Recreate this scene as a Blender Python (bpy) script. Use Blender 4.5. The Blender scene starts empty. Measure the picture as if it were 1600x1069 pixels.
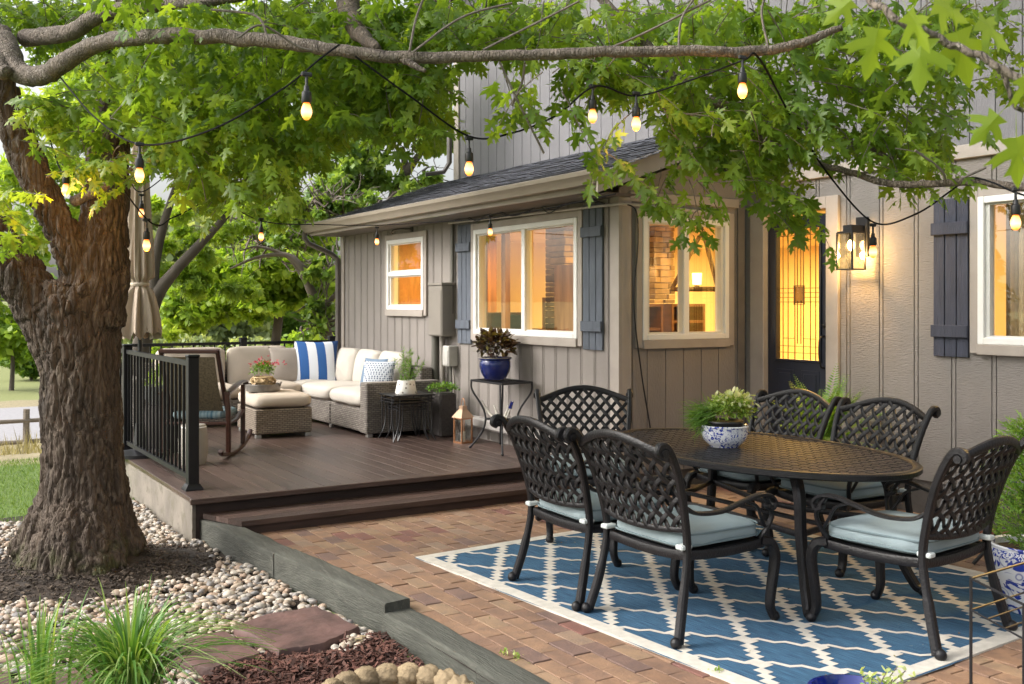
import bpy, math, random
import numpy as np
from mathutils import Vector, Matrix, noise
R = math.radians
random.seed(7); rng = np.random.default_rng(7)
scn = bpy.context.scene
COL = scn.collection

# ---------------------------------------------------------------- camera
YAW = math.atan(990/1600); CY, SY = math.cos(YAW), math.sin(YAW)
CAMH = 1.6
cd = bpy.data.cameras.new('camera'); cam = bpy.data.objects.new('camera', cd); COL.objects.link(cam)
cd.lens = 36; cd.sensor_width = 36; cd.clip_end = 1000; cd.clip_start = .05
cd.shift_y = -59.5/1600
cd.dof.use_dof = True; cd.dof.focus_distance = 6.2; cd.dof.aperture_fstop = 7
cam.location = (0, 0, CAMH); cam.rotation_euler = (R(90), 0, -YAW)
scn.camera = cam
def W(px, py, Z):            # a point at depth Z seen at (px,py) of the 1600 px photo
    X = (px-800)/1600*Z
    return Vector((CY*X+SY*Z, -SY*X+CY*Z, CAMH-(py-475)/1600*Z))
def G(px, py, z=0): return W(px, py, (CAMH-z)*1600/(py-475))
def onx(px, py, x0):
    r = (px-800)/1600; return W(px, py, x0/(CY*r+SY))

# ---------------------------------------------------------------- light
SUN_EL, SUN_AZ = R(40), R(-68)     # azimuth from +y, clockwise
w = bpy.data.worlds.new('World'); scn.world = w; w.use_nodes = True
nt = w.node_tree; bg = nt.nodes['Background']
sky = nt.nodes.new('ShaderNodeTexSky'); sky.sky_type = 'NISHITA'; sky.sun_disc = False
sky.sun_elevation = SUN_EL; sky.sun_rotation = SUN_AZ; sky.dust_density = 6; sky.air_density = 1.2; sky.ozone_density = 1
hs = nt.nodes.new('ShaderNodeHueSaturation'); hs.inputs['Saturation'].default_value = .28; hs.inputs['Value'].default_value = 1.6
nt.links.new(sky.outputs[0], hs.inputs['Color']); nt.links.new(hs.outputs[0], bg.inputs[0])
bg.inputs[1].default_value = .15
sd = bpy.data.lights.new('sun', 'SUN'); sd.energy = 1.0; sd.angle = R(22); sd.color = (1, .95, .86)
so = bpy.data.objects.new('sun', sd); COL.objects.link(so)
sdir = Vector((math.sin(SUN_AZ)*math.cos(SUN_EL), math.cos(SUN_AZ)*math.cos(SUN_EL), math.sin(SUN_EL)))
so.rotation_euler = sdir.to_track_quat('Z', 'Y').to_euler(); so.location = (0, 0, 12)
scn.view_settings.view_transform = 'Standard'; scn.view_settings.look = 'None'
scn.view_settings.gamma = 1; scn.view_settings.exposure = .55
scn.cycles.use_denoising = True
scn.cycles.max_bounces = 8; scn.cycles.transparent_max_bounces = 12
scn.cycles.sample_clamp_indirect = 4

# ---------------------------------------------------------------- materials
MATS = {}
def mat(name, col, rough=.6, metal=0, var=.15, nscale=6, stretch=(1, 1, 1), bump=0, bscale=30, bstretch=(1, 1, 1),
        tone=0, col2=None, coat=0, spec=.5, trans=0, wear=0, wearcol=(.3, .3, .3), det=4, rand=0):
    if name in MATS: return MATS[name]
    m = bpy.data.materials.new(name); m.use_nodes = True; MATS[name] = m
    t = m.node_tree; N = t.nodes; L = t.links; b = N['Principled BSDF']
    b.inputs['Roughness'].default_value = rough; b.inputs['Metallic'].default_value = metal
    b.inputs['Specular IOR Level'].default_value = spec; b.inputs['Coat Weight'].default_value = coat
    tc = N.new('ShaderNodeTexCoord')
    mp = N.new('ShaderNodeMapping'); mp.inputs['Scale'].default_value = stretch; L.new(tc.outputs['Object'], mp.inputs[0])
    nz = N.new('ShaderNodeTexNoise'); nz.inputs['Scale'].default_value = nscale; nz.inputs['Detail'].default_value = det
    L.new(mp.outputs[0], nz.inputs['Vector'])
    rp = N.new('ShaderNodeValToRGB'); rp.color_ramp.elements[0].position = .3; rp.color_ramp.elements[1].position = .7
    c = np.array(col); c2 = np.array(col2) if col2 else None
    a = c*(1-var) if c2 is None else c; d = np.minimum(c*(1+var), 1) if c2 is None else c2
    rp.color_ramp.elements[0].color = (*a, 1); rp.color_ramp.elements[1].color = (*d, 1)
    L.new(nz.outputs['Fac'], rp.inputs[0]); out = rp.outputs[0]
    if wear:
        n2 = N.new('ShaderNodeTexNoise'); n2.inputs['Scale'].default_value = nscale*3.1; n2.inputs['Detail'].default_value = 8; n2.inputs['Roughness'].default_value = .7
        L.new(mp.outputs[0], n2.inputs['Vector'])
        r2 = N.new('ShaderNodeValToRGB'); r2.color_ramp.elements[0].position = 1-wear-.05; r2.color_ramp.elements[1].position = 1-wear+.08
        L.new(n2.outputs['Fac'], r2.inputs[0])
        mx = N.new('ShaderNodeMixRGB'); L.new(r2.outputs[0], mx.inputs[0]); L.new(out, mx.inputs[1]); mx.inputs[2].default_value = (*wearcol, 1); out = mx.outputs[0]
    if tone:
        at = N.new('ShaderNodeAttribute'); at.attribute_name = 'tone'
        h = N.new('ShaderNodeHueSaturation')
        mr = N.new('ShaderNodeMapRange'); mr.inputs['To Min'].default_value = 1-tone; mr.inputs['To Max'].default_value = 1+tone
        L.new(at.outputs['Fac'], mr.inputs[0]); L.new(mr.outputs[0], h.inputs['Value']); L.new(out, h.inputs['Color']); out = h.outputs[0]
        m['h'] = 1
    L.new(out, b.inputs['Base Color'])
    if bump:
        m2 = N.new('ShaderNodeMapping'); m2.inputs['Scale'].default_value = bstretch; L.new(tc.outputs['Object'], m2.inputs[0])
        nb = N.new('ShaderNodeTexNoise'); nb.inputs['Scale'].default_value = bscale; nb.inputs['Detail'].default_value = 6
        L.new(m2.outputs[0], nb.inputs['Vector'])
        bp = N.new('ShaderNodeBump'); bp.inputs['Strength'].default_value = bump; bp.inputs['Distance'].default_value = .01
        L.new(nb.outputs['Fac'], bp.inputs['Height']); L.new(bp.outputs[0], b.inputs['Normal'])
    return m
def nodes(m): return m.node_tree.nodes, m.node_tree.links, m.node_tree.nodes['Principled BSDF']
def leafmat(name, c0, c1, c2, trans=.35, rough=.45):
    m = bpy.data.materials.new(name); m.use_nodes = True; N, L, b = nodes(m)
    at = N.new('ShaderNodeAttribute'); at.attribute_name = 'tone'
    rp = N.new('ShaderNodeValToRGB'); e = rp.color_ramp.elements
    e[0].position = 0; e[0].color = (*c0, 1); e[1].position = 1; e[1].color = (*c2, 1); k = e.new(.5); k.color = (*c1, 1)
    L.new(at.outputs['Fac'], rp.inputs[0]); L.new(rp.outputs[0], b.inputs['Base Color']); b.inputs['Roughness'].default_value = rough
    tr = N.new('ShaderNodeBsdfTranslucent'); g = N.new('ShaderNodeGamma'); g.inputs[1].default_value = .8
    mxc = N.new('ShaderNodeMixRGB'); mxc.blend_type = 'MULTIPLY'; mxc.inputs[0].default_value = 1; mxc.inputs[2].default_value = (1.6, 1.5, .5, 1)
    L.new(rp.outputs[0], g.inputs[0]); L.new(g.outputs[0], mxc.inputs[1]); L.new(mxc.outputs[0], tr.inputs[0])
    mx = N.new('ShaderNodeMixShader'); mx.inputs[0].default_value = trans
    L.new(b.outputs[0], mx.inputs[1]); L.new(tr.outputs[0], mx.inputs[2]); L.new(mx.outputs[0], N['Material Output'].inputs[0])
    MATS[name] = m; return m
def emis(name, col, s):
    m = bpy.data.materials.new(name); m.use_nodes = True; N, L, b = nodes(m)
    b.inputs['Base Color'].default_value = (*[min(1, c) for c in col], 1); b.inputs['Emission Color'].default_value = (*col, 1); b.inputs['Emission Strength'].default_value = s
    MATS[name] = m; return m
def glassmat(name, tint=(1, 1, 1), ior=1.9, rough=0, rib=0):
    m = bpy.data.materials.new(name); m.use_nodes = True; N, L, b = nodes(m); N.remove(b)
    tr = N.new('ShaderNodeBsdfTransparent'); tr.inputs[0].default_value = (*tint, 1)
    gl = N.new('ShaderNodeBsdfGlossy'); gl.inputs['Roughness'].default_value = rough
    fr = N.new('ShaderNodeFresnel'); fr.inputs[0].default_value = ior
    ge = N.new('ShaderNodeNewGeometry'); io = N.new('ShaderNodeMix'); io.inputs[2].default_value = ior; io.inputs[3].default_value = 1/ior; L.new(ge.outputs['Backfacing'], io.inputs[0]); L.new(io.outputs[0], fr.inputs[0])
    mx = N.new('ShaderNodeMixShader'); L.new(fr.outputs[0], mx.inputs[0]); L.new(tr.outputs[0], mx.inputs[1]); L.new(gl.outputs[0], mx.inputs[2])
    L.new(mx.outputs[0], N['Material Output'].inputs[0])
    tc = N.new('ShaderNodeTexCoord'); nz = N.new('ShaderNodeTexNoise'); nz.inputs['Scale'].default_value = 2.5 if not rib else 60
    bp = N.new('ShaderNodeBump'); bp.inputs['Strength'].default_value = .04 if not rib else .6; bp.inputs['Distance'].default_value = .01
    L.new(tc.outputs['Object'], nz.inputs['Vector']); L.new(nz.outputs['Fac'], bp.inputs['Height'])
    for n in (gl, fr): L.new(bp.outputs[0], n.inputs['Normal'])
    MATS[name] = m; return m

# ---------------------------------------------------------------- mesh helpers
class MB:
    def __init__(s): s.v = []; s.f = []; s.t = []; s.m = []
    def add(s, vs, fs, tone=None, mi=0):
        o = len(s.v); s.v += [tuple(p) for p in vs]; s.f += [tuple(i+o for i in f) for f in fs]
        tn = random.random() if tone is None else tone
        s.t += [tn]*len(fs); s.m += [mi]*len(fs); return s
    def box(s, a, b, bev=0, tone=None, mi=0):
        x0, y0, z0 = [min(p, q) for p, q in zip(a, b)]; x1, y1, z1 = [max(p, q) for p, q in zip(a, b)]
        if bev <= 0:
            vs = [(x, y, z) for x in (x0, x1) for y in (y0, y1) for z in (z0, z1)]
            return s.add(vs, [(0, 1, 3, 2), (4, 6, 7, 5), (0, 4, 5, 1), (2, 3, 7, 6), (0, 2, 6, 4), (1, 5, 7, 3)], tone, mi)
        e = min(bev, (x1-x0)/2.01, (y1-y0)/2.01, (z1-z0)/2.01); vs = []; cs = [(x0, x1), (y0, y1), (z0, z1)]
        idx = {}
        for i in (0, 1):
            for j in (0, 1):
                for k in (0, 1):
                    c = (cs[0][i], cs[1][j], cs[2][k]); q = [(e if n == 0 else -e) for n in (i, j, k)]
                    for ax in range(3):
                        p = [c[n]+(0 if n == ax else q[n]) for n in range(3)]; idx[(i, j, k, ax)] = len(vs); vs.append(p)
        fs = []
        for ax in range(3):
            u, v = (ax+1) % 3, (ax+2) % 3
            for sd_ in (0, 1):
                r = []
                for (a_, b_) in ((0, 0), (1, 0), (1, 1), (0, 1)):
                    k = [0, 0, 0]; k[ax] = sd_; k[u] = a_; k[v] = b_; r.append(idx[(*k, ax)])
                fs.append(tuple(r if sd_ else r[::-1]))
            for a_ in (0, 1):          # edges along ax
                for b_ in (0, 1):
                    k0 = [0, 0, 0]; k1 = [0, 0, 0]; k0[u] = k1[u] = a_; k0[v] = k1[v] = b_; k1[ax] = 1
                    r = (idx[(*k0, u)], idx[(*k1, u)], idx[(*k1, v)], idx[(*k0, v)]); fs.append(r if a_ == b_ else r[::-1])
        for i in (0, 1):
            for j in (0, 1):
                for k in (0, 1):
                    r = (idx[(i, j, k, 0)], idx[(i, j, k, 1)], idx[(i, j, k, 2)]); fs.append(r if (i+j+k) % 2 else r[::-1])
        return s.add(vs, fs, tone, mi)
    def obox(s, c, ax, ay, az, tone=None, mi=0):   # half-axis vectors
        c, ax, ay, az = map(Vector, (c, ax, ay, az))
        vs = [c+i*ax+j*ay+k*az for i in (-1, 1) for j in (-1, 1) for k in (-1, 1)]
        return s.add(vs, [(0, 1, 3, 2), (4, 6, 7, 5), (0, 4, 5, 1), (2, 3, 7, 6), (0, 2, 6, 4), (1, 5, 7, 3)], tone, mi)
    def tube(s, pts, r, n=8, cap=True, tone=None, mi=0, wob=0, side=None, h=None):
        P = [Vector(p) for p in pts]; k = len(P); rs = list(r) if hasattr(r, '__len__') else [r]*k
        vs = []; up = Vector(side) if side else None; prev = None
        for i, p in enumerate(P):
            t = (P[min(i+1, k-1)]-P[max(i-1, 0)]); t = t.normalized() if t.length > 1e-9 else Vector((0, 0, 1))
            if up is not None: a = (up-t*up.dot(t)).normalized()
            else:
                if prev is None: prev = Vector((0, 0, 1)).cross(t) if abs(t.z) < .9 else Vector((1, 0, 0)).cross(t)
                a = (prev-t*prev.dot(t)).normalized(); prev = a
            b = t.cross(a); rr = rs[i]; hh = rr if h is None else h*(rr/rs[0])
            for j in range(n):
                an = 2*math.pi*(j+.5)/n; q = 1+(random.uniform(-wob, wob) if wob else 0)
                ca, sa = math.cos(an), math.sin(an)
                if h is not None: # rounded rectangle
                    ca = math.copysign(abs(ca)**.55, ca); sa = math.copysign(abs(sa)**.55, sa)
                vs.append(p+(a*ca*rr+b*sa*hh)*q)
        fs = [(i*n+j, i*n+(j+1) % n, (i+1)*n+(j+1) % n, (i+1)*n+j) for i in range(k-1) for j in range(n)]
        if cap: fs += [tuple(range(n))[::-1], tuple(range((k-1)*n, k*n))]
        return s.add(vs, fs, tone, mi)
    def lathe(s, prof, c=(0, 0, 0), n=32, tone=None, mi=0, sx=1, sy=1, lobes=0, la=0):
        vs = []; fs = []; k = len(prof)
        for (r, z) in prof:
            for j in range(n):
                a = 2*math.pi*j/n; rr = r*(1+la*math.cos(lobes*a)) if lobes else r
                vs.append((c[0]+rr*math.cos(a)*sx, c[1]+rr*math.sin(a)*sy, c[2]+z))
        for i in range(k-1):
            for j in range(n): fs.append((i*n+j, i*n+(j+1) % n, (i+1)*n+(j+1) % n, (i+1)*n+j))
        return s.add(vs, fs, tone, mi)
    def ball(s, c, r, n=10, m=7, sc=(1, 1, 1), tone=None, mi=0):
        pr = [(max(1e-4, math.sin(math.pi*i/m))*r, -math.cos(math.pi*i/m)*r) for i in range(m+1)]
        vs = []; fs = []
        for (q, z) in pr:
            for j in range(n):
                a = 2*math.pi*j/n; vs.append((c[0]+q*math.cos(a)*sc[0], c[1]+q*math.sin(a)*sc[1], c[2]+z*sc[2]))
        for i in range(m):
            for j in range(n): fs.append((i*n+j, i*n+(j+1) % n, (i+1)*n+(j+1) % n, (i+1)*n+j))
        return s.add(vs, fs, tone, mi)
    def grid(s, fn, nu, nv, tone=None, mi=0, closeu=False):
        vs = [fn(i/(nu if closeu else nu-1) if nu > 1 else 0, j/(nv-1)) for j in range(nv) for i in range(nu)]
        fs = [(j*nu+i, j*nu+(i+1) % nu, (j+1)*nu+(i+1) % nu, (j+1)*nu+i) for j in range(nv-1) for i in range(nu if closeu else nu-1)]
        return s.add(vs, fs, tone, mi)
    def poly(s, pts, th, tone=None, mi=0):           # flat polygon prism in xy, pts z = top
        n = len(pts); vs = [tuple(p) for p in pts]+[(p[0], p[1], p[2]-th) for p in pts]
        fs = [tuple(range(n)), tuple(range(n, 2*n))[::-1]]+[(i, i+n, (i+1) % n+n, (i+1) % n) for i in range(n)]
        return s.add(vs, fs, tone, mi)
    def cushion(s, c, sx, sy, sz, pw=.28, n=20, m=13, puff=.0, tone=None, mi=0, M=None):   # superellipsoid with puffed faces
        vs = []; fs = []
        def se(x, e): return math.copysign(abs(x)**e, x)
        for i in range(m+1):
            ph = -math.pi/2+math.pi*i/m
            for j in range(n):
                th = 2*math.pi*j/n
                x = se(math.cos(ph), .35)*se(math.cos(th), pw); y = se(math.cos(ph), .35)*se(math.sin(th), pw); z = se(math.sin(ph), .6)
                z *= 1+puff*(1-abs(x)**2)*(1-abs(y)**2)
                p = Vector((x*sx/2, y*sy/2, z*sz/2))
                q = p*9+Vector(c)*3; p = p*(1+.05*noise.noise(q))+Vector((0, 0, .05*sz*noise.noise(q*1.7)))
                if M is not None: p = M @ p
                vs.append(p+Vector(c))
        for i in range(m):
            for j in range(n): fs.append((i*n+j, i*n+(j+1) % n, (i+1)*n+(j+1) % n, (i+1)*n+j))
        return s.add(vs, fs, tone, mi)
    def mesh(s, name, mats, smooth, off=(0, 0, 0)):
        me = bpy.data.meshes.new(name); v = np.array(s.v, dtype=float)-np.array(off); me.from_pydata(v.tolist(), [], s.f)
        for x in (mats if isinstance(mats, (list, tuple)) else [mats]): me.materials.append(x)
        if len(s.t): at = me.attributes.new('tone', 'FLOAT', 'FACE'); at.data.foreach_set('value', s.t)
        me.polygons.foreach_set('material_index', s.m)
        if smooth is not None and smooth is not False:
            me.polygons.foreach_set('use_smooth', [True]*len(me.polygons))
            if smooth is not True: me.set_sharp_from_angle(angle=R(smooth))
        me.update(); return me
    def build(s, name, mats, parent=None, smooth=40, world=False, org=None):
        off = tuple(parent.location) if (world and parent) else (0, 0, 0); loc = (0, 0, 0)
        if world and parent and parent.parent: off = tuple(Vector(parent.location)+Vector(parent.parent.location))
        if parent is None:
            v = np.array(s.v); loc = org or (float(v[:, 0].mean()), float(v[:, 1].mean()), float(v[:, 2].min())); off = loc
        o = bpy.data.objects.new(name, s.mesh(name, mats, smooth, off)); COL.objects.link(o)
        if parent: o.parent = parent
        else: o.location = loc
        return o
def tag(o, label=None, cat=None, group=None, kind=None):
    if label: o['label'] = label
    if cat: o['category'] = cat
    if group: o['group'] = group
    if kind: o['kind'] = kind
    return o
def thing(name, label, cat, loc=(0, 0, 0), rz=0, group=None):
    o = bpy.data.objects.new(name, None); COL.objects.link(o); o.location = loc; o.rotation_euler = (0, 0, rz); o.empty_display_size = .1
    return tag(o, label, cat, group)
def copy_tree(o, parent=None):
    c = o.copy(); COL.objects.link(c)
    if parent: c.parent = parent
    for ch in [k for k in list(bpy.data.objects) if k.parent == o]: copy_tree(ch, c)
    return c
def fast_mesh(name, V, F, k, tone, mt, loc=(0, 0, 0), smooth=False, parent=None):
    """V (n,3), F (m,k) uniform faces"""
    me = bpy.data.meshes.new(name); V = np.asarray(V, dtype=np.float32)-np.asarray(loc, dtype=np.float32); F = np.asarray(F, dtype=np.int32)
    me.vertices.add(len(V)); me.vertices.foreach_set('co', V.ravel()); me.loops.add(F.size); me.loops.foreach_set('vertex_index', F.ravel())
    me.polygons.add(len(F)); me.polygons.foreach_set('loop_start', np.arange(0, F.size, k, dtype=np.int32)); me.polygons.foreach_set('loop_total', np.full(len(F), k, dtype=np.int32))
    me.polygons.foreach_set('use_smooth', np.full(len(F), smooth)); me.update(calc_edges=True)
    at = me.attributes.new('tone', 'FLOAT', 'FACE'); at.data.foreach_set('value', np.asarray(tone, dtype=np.float32)); me.materials.append(mt)
    o = bpy.data.objects.new(name, me); COL.objects.link(o)
    if parent: o.parent = parent
    else: o.location = loc
    return o
def curve(pts, n=8):         # Catmull-Rom through points (tuples may carry radius)
    P = [np.array(p, dtype=float) for p in pts]; out = []
    P = [2*P[0]-P[1]]+P+[2*P[-1]-P[-2]]
    for i in range(1, len(P)-2):
        for k in range(n):
            t = k/n; a, b, c, d = P[i-1:i+3]
            out.append(.5*((2*b)+(-a+c)*t+(2*a-5*b+4*c-d)*t*t+(-a+3*b-3*c+d)*t**3))
    out.append(P[-2]); return [tuple(p) for p in out]

# ---------------------------------------------------------------- foliage
_h = [(0, 0), (.10, -.02), (.30, -.02), (.22, .09), (.17, .17), (.34, .24), (.62, .44), (.44, .42), (.46, .54), (.30, .43), (.12, .40), (.15, .58), (.27, .72), (.14, .70), (.09, .84), (0, 1.0)]
def maple_template():
    pts = [(0, .30)]+_h+[(-x, y) for x, y in _h[1:-1][::-1]]
    n = len(pts)-1
    V = [(x, y, -.25*abs(x)-.18*y*y) for x, y in pts]; F = [(0, 1+i, 1+(i+1) % n) for i in range(n)]
    k = len(V); V += [(-.012, 0, 0), (.012, 0, 0), (0, -.55, .12)]; F += [(k, k+1, k+2)]
    return np.array(V), np.array(F)
def oval_template():
    V = [(0, 0, 0), (.25, .35, -.05), (.2, .75, -.1), (0, 1, -.15), (-.2, .75, -.1), (-.25, .35, -.05)]
    return np.array(V), np.array([(0, 1, 5), (1, 2, 5), (2, 4, 5), (2, 3, 4)])
def rhomb_template():
    return np.array([(0, 0, 0), (.35, .5, -.06), (0, 1, -.15), (-.35, .5, -.06)]), np.array([(0, 1, 3), (1, 2, 3)])
MAPLE, OVAL, RHOMB = maple_template(), oval_template(), rhomb_template()
def nrm(a): return a/np.maximum(np.linalg.norm(a, axis=1, keepdims=True), 1e-9)
def leaves(name, P, T, N, S, tpl, mt, tone=None, loc=(0, 0, 0), parent=None):
    P, T, N, S = np.asarray(P), nrm(np.asarray(T)), np.asarray(N), np.asarray(S)
    Rv = nrm(np.cross(T, N)); N = nrm(np.cross(Rv, T)); V, F = tpl
    A = P[:, None, :]+S[:, None, None]*(Rv[:, None, :]*V[None, :, 0:1]+T[:, None, :]*V[None, :, 1:2]+N[:, None, :]*V[None, :, 2:3])
    FF = F[None]+(np.arange(len(P))*len(V))[:, None, None]
    tn = rng.random(len(P)) if tone is None else np.asarray(tone)
    return fast_mesh(name, A.reshape(-1, 3), FF.reshape(-1, 3), 3, np.repeat(tn, len(F)), mt, loc, False, parent)
def spray(acc, S, d, L, step=.055, size=(.07, .11), droop=.5, tw=None, base=None):
    """leaves along one twig"""
    S = np.array(S, float); d = np.array(d, float); d /= np.linalg.norm(d); p = S.copy(); k = 0; pts = [tuple(p)]
    n = max(2, int(L/step)); tb = rng.random() if base is None else base
    for i in range(n):
        d = d+np.array((0, 0, -droop/n))+rng.normal(0, .06, 3); d /= np.linalg.norm(d); p = p+d*step; pts.append(tuple(p))
        sd_ = np.cross(d, (0, 0, 1)); sd_ /= max(1e-6, np.linalg.norm(sd_))
        for q in ((-1, 1) if rng.random() < .8 else (1,)):
            o = sd_*q*(.8+.3*rng.random())+d*.5+np.array((0, 0, rng.normal(-.15, .3))); o /= np.linalg.norm(o)
            sz = rng.uniform(*size)*(1-.25*i/n)
            t = o+np.array((0, 0, -.55+rng.normal(0, .3)))
            nn = np.array((0, 0, 1))+rng.normal(0, .45, 3)
            acc.append((p+o*sz*.55, t, nn, sz, min(1, max(0, tb*.6+.4*rng.random()))))
    t = d.copy(); t[2] -= .3
    acc.append((p, t, np.array((0, 0, 1))+rng.normal(0, .3, 3), rng.uniform(*size), tb))
    if tw is not None: tw.tube(pts, [.0035*(1-.6*i/len(pts)) for i in range(len(pts))], 4)
def acc_leaves(name, acc, tpl, mt, loc=(0, 0, 0), parent=None):
    return leaves(name, [a[0] for a in acc], [a[1] for a in acc], [a[2] for a in acc], [a[3] for a in acc], tpl, mt, [a[4] for a in acc], loc, parent)
def inpoly(x, y, P):
    c = False; j = len(P)-1
    for i in range(len(P)):
        if (P[i][1] > y) != (P[j][1] > y) and x < (P[j][0]-P[i][0])*(y-P[i][1])/(P[j][1]-P[i][1])+P[i][0]: c = not c
        j = i
    return c
def samp(P):
    xs = [p[0] for p in P]; ys = [p[1] for p in P]
    while True:
        x, y = rng.uniform(min(xs), max(xs)), rng.uniform(min(ys), max(ys))
        if inpoly(x, y, P): return x, y

# shared materials
M_bronze = mat('bronze_metal', (.007, .0065, .008), .42, .0, .3, 14, bump=.35, bscale=90, wear=.22, wearcol=(.028, .019, .016), spec=.38)
M_black = mat('black_metal', (.012, .012, .014), .4, 0, .2, 10, spec=.5)
M_deck = mat('deck_wood', (.078, .051, .043), .29, 0, .35, 3, (14, 1, 1), bump=.5, bscale=10, bstretch=(22, 1.2, 3), tone=.28, wear=.34, wearcol=(.21, .175, .16), det=7)
M_deckx = mat('deck_wood_cross', (.078, .051, .043), .29, 0, .35, 3, (1, 14, 8), bump=.5, bscale=10, bstretch=(1.2, 22, 6), tone=.28, wear=.34, wearcol=(.21, .175, .16), det=7)
M_wall = mat('siding_paint', (.245, .218, .20), .75, 0, .10, 3, (1, 1, .3), bump=.7, bscale=12, bstretch=(9, 9, 2.0), wear=.22, wearcol=(.30, .27, .25))
M_wall3 = mat('siding_paint_rough', (.212, .192, .178), .7, 0, .08, 3, (1, 1, .6), bump=.9, bscale=10, bstretch=(2, 2, 14))
M_trim = mat('trim_paint', (.36, .315, .28), .6, 0, .08, 5, bump=.2, bscale=30)
M_white = mat('white_vinyl', (.80, .79, .77), .35, 0, .02, 4)
M_leaf = leafmat('maple_leaf', (.06, .13, .014), (.12, .215, .022), (.22, .32, .03), .5)
M_bark = mat('bark', (.060, .043, .031), .9, 0, .5, 9, (1, 1, .3), bump=1, bscale=45, bstretch=(1, 1, .35), wear=.44, wearcol=(.125, .098, .073), det=8)
def bark_detail(m, sc=34):
    N, L, b = nodes(m); tc = N.new('ShaderNodeTexCoord'); mp = N.new('ShaderNodeMapping'); mp.inputs['Scale'].default_value = (1, 1, .22); L.new(tc.outputs['Object'], mp.inputs[0])
    nz = N.new('ShaderNodeTexNoise'); nz.inputs['Scale'].default_value = 12; L.new(mp.outputs[0], nz.inputs['Vector']); mx = N.new('ShaderNodeMixRGB'); mx.inputs[0].default_value = .06; L.new(mp.outputs[0], mx.inputs[1]); L.new(nz.outputs['Color'], mx.inputs[2])
    v = N.new('ShaderNodeTexVoronoi'); v.feature = 'DISTANCE_TO_EDGE'; v.inputs['Scale'].default_value = sc; L.new(mx.outputs[0], v.inputs['Vector'])
    mr = N.new('ShaderNodeMapRange'); mr.inputs['From Max'].default_value = .12; L.new(v.outputs['Distance'], mr.inputs[0])
    old = b.inputs['Normal'].links[0].from_node; bp = N.new('ShaderNodeBump'); bp.inputs['Strength'].default_value = .8; bp.inputs['Distance'].default_value = .008; L.new(mr.outputs[0], bp.inputs['Height']); L.new(old.outputs[0], bp.inputs['Normal']); L.new(bp.outputs[0], b.inputs['Normal'])
bark_detail(M_bark)
M_twig = mat('twig_bark', (.13, .11, .09), .85, 0, .3, 25, bump=.8, bscale=60)
M_glass = glassmat('window_glass', (.96, .97, .95), 2.2)
M_soil = mat('soil', (.035, .025, .018), .95, 0, .5, 8, bump=1, bscale=40)

# ================================================================ GROUND
def sm(x): x = min(1, max(0, x)); return x*x*(3-2*x)
def gh(x, y):
    h = -.12-2.0*sm((y-11.9)/13)
    if y > 60: h += 4*sm((y-60)/70)
    if x < -20: h += 0
    return h
g = MB()
xs = list(np.concatenate([np.arange(-150, -12, 12), np.arange(-12, 12, .8), np.arange(12, 200, 12)])); ys = list(np.concatenate([np.arange(-60, -4, 8), np.arange(-4, 34, .8), np.arange(34, 300, 9)]))
g.add([(x, y, gh(x, y)) for y in ys for x in xs], [(j*len(xs)+i, j*len(xs)+i+1, (j+1)*len(xs)+i+1, (j+1)*len(xs)+i) for j in range(len(ys)-1) for i in range(len(xs)-1)])
def ground_mat():
    m = mat('ground_cover', (.10, .16, .03), .95, 0, .3, 30, bump=1, bscale=60); N, L, b = nodes(m)
    tc = N.new('ShaderNodeTexCoord'); sp = N.new('ShaderNodeSeparateXYZ'); L.new(tc.outputs['Object'], sp.inputs[0])
    nz = N.new('ShaderNodeTexNoise'); nz.inputs['Scale'].default_value = .8; L.new(tc.outputs['Object'], nz.inputs['Vector'])
    ad = N.new('ShaderNodeMath'); ad.operation = 'MULTIPLY_ADD'; ad.inputs[1].default_value = 1.2; L.new(nz.outputs['Fac'], ad.inputs[0]); L.new(sp.outputs[1], ad.inputs[2])
    prev = b.inputs['Base Color'].links[0].from_socket
    n3 = N.new('ShaderNodeTexNoise'); n3.inputs['Scale'].default_value = 9; n3.inputs['Detail'].default_value = 8; L.new(tc.outputs['Object'], n3.inputs['Vector'])
    rp = N.new('ShaderNodeValToRGB'); rp.color_ramp.elements[0].color = (.22, .18, .10, 1); rp.color_ramp.elements[1].color = (.36, .31, .19, 1); rp.color_ramp.elements[1].position = .7; rp.color_ramp.elements[0].position = .3
    L.new(n3.outputs['Fac'], rp.inputs[0])
    def band(a, src):
        mr = N.new('ShaderNodeMapRange'); mr.inputs['From Min'].default_value = a; mr.inputs['From Max'].default_value = a+.4; L.new(ad.outputs[0], mr.inputs[0])
        mx = N.new('ShaderNodeMixRGB'); L.new(mr.outputs[0], mx.inputs[0]); L.new(prev, mx.inputs[1]); L.new(src, mx.inputs[2]); return mx.outputs[0]
    prev = band(12.6, rp.outputs[0])
    gr = N.new('ShaderNodeValToRGB'); gr.color_ramp.elements[0].color = (.15, .19, .06, 1); gr.color_ramp.elements[1].color = (.28, .28, .11, 1); L.new(n3.outputs['Fac'], gr.inputs[0])
    prev = band(44, gr.outputs[0]); L.new(prev, b.inputs['Base Color']); return m
tag(g.build('ground', ground_mat(), smooth=True, org=(0, 0, 0)), kind='structure')
M_road = mat('asphalt_pale', (.30, .29, .30), .9, 0, .1, 8)
rd = MB(); n = 60
pts = [(-80+i*3.5) for i in range(n)]
rd.add([(x, y, -2.10) for x in pts for y in (30.5, 40.5)], [(2*i, 2*i+2, 2*i+3, 2*i+1) for i in range(n-1)])
tag(rd.build('road', M_road), kind='structure')
ln = MB(); ln.add([(x, y, -2.095) for x in pts for y in (35.3, 35.45)], [(2*i, 2*i+2, 2*i+3, 2*i+1) for i in range(n-1)])
tag(ln.build('road_line', mat('road_paint', (.62, .5, .2), .8)), kind='structure')
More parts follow.
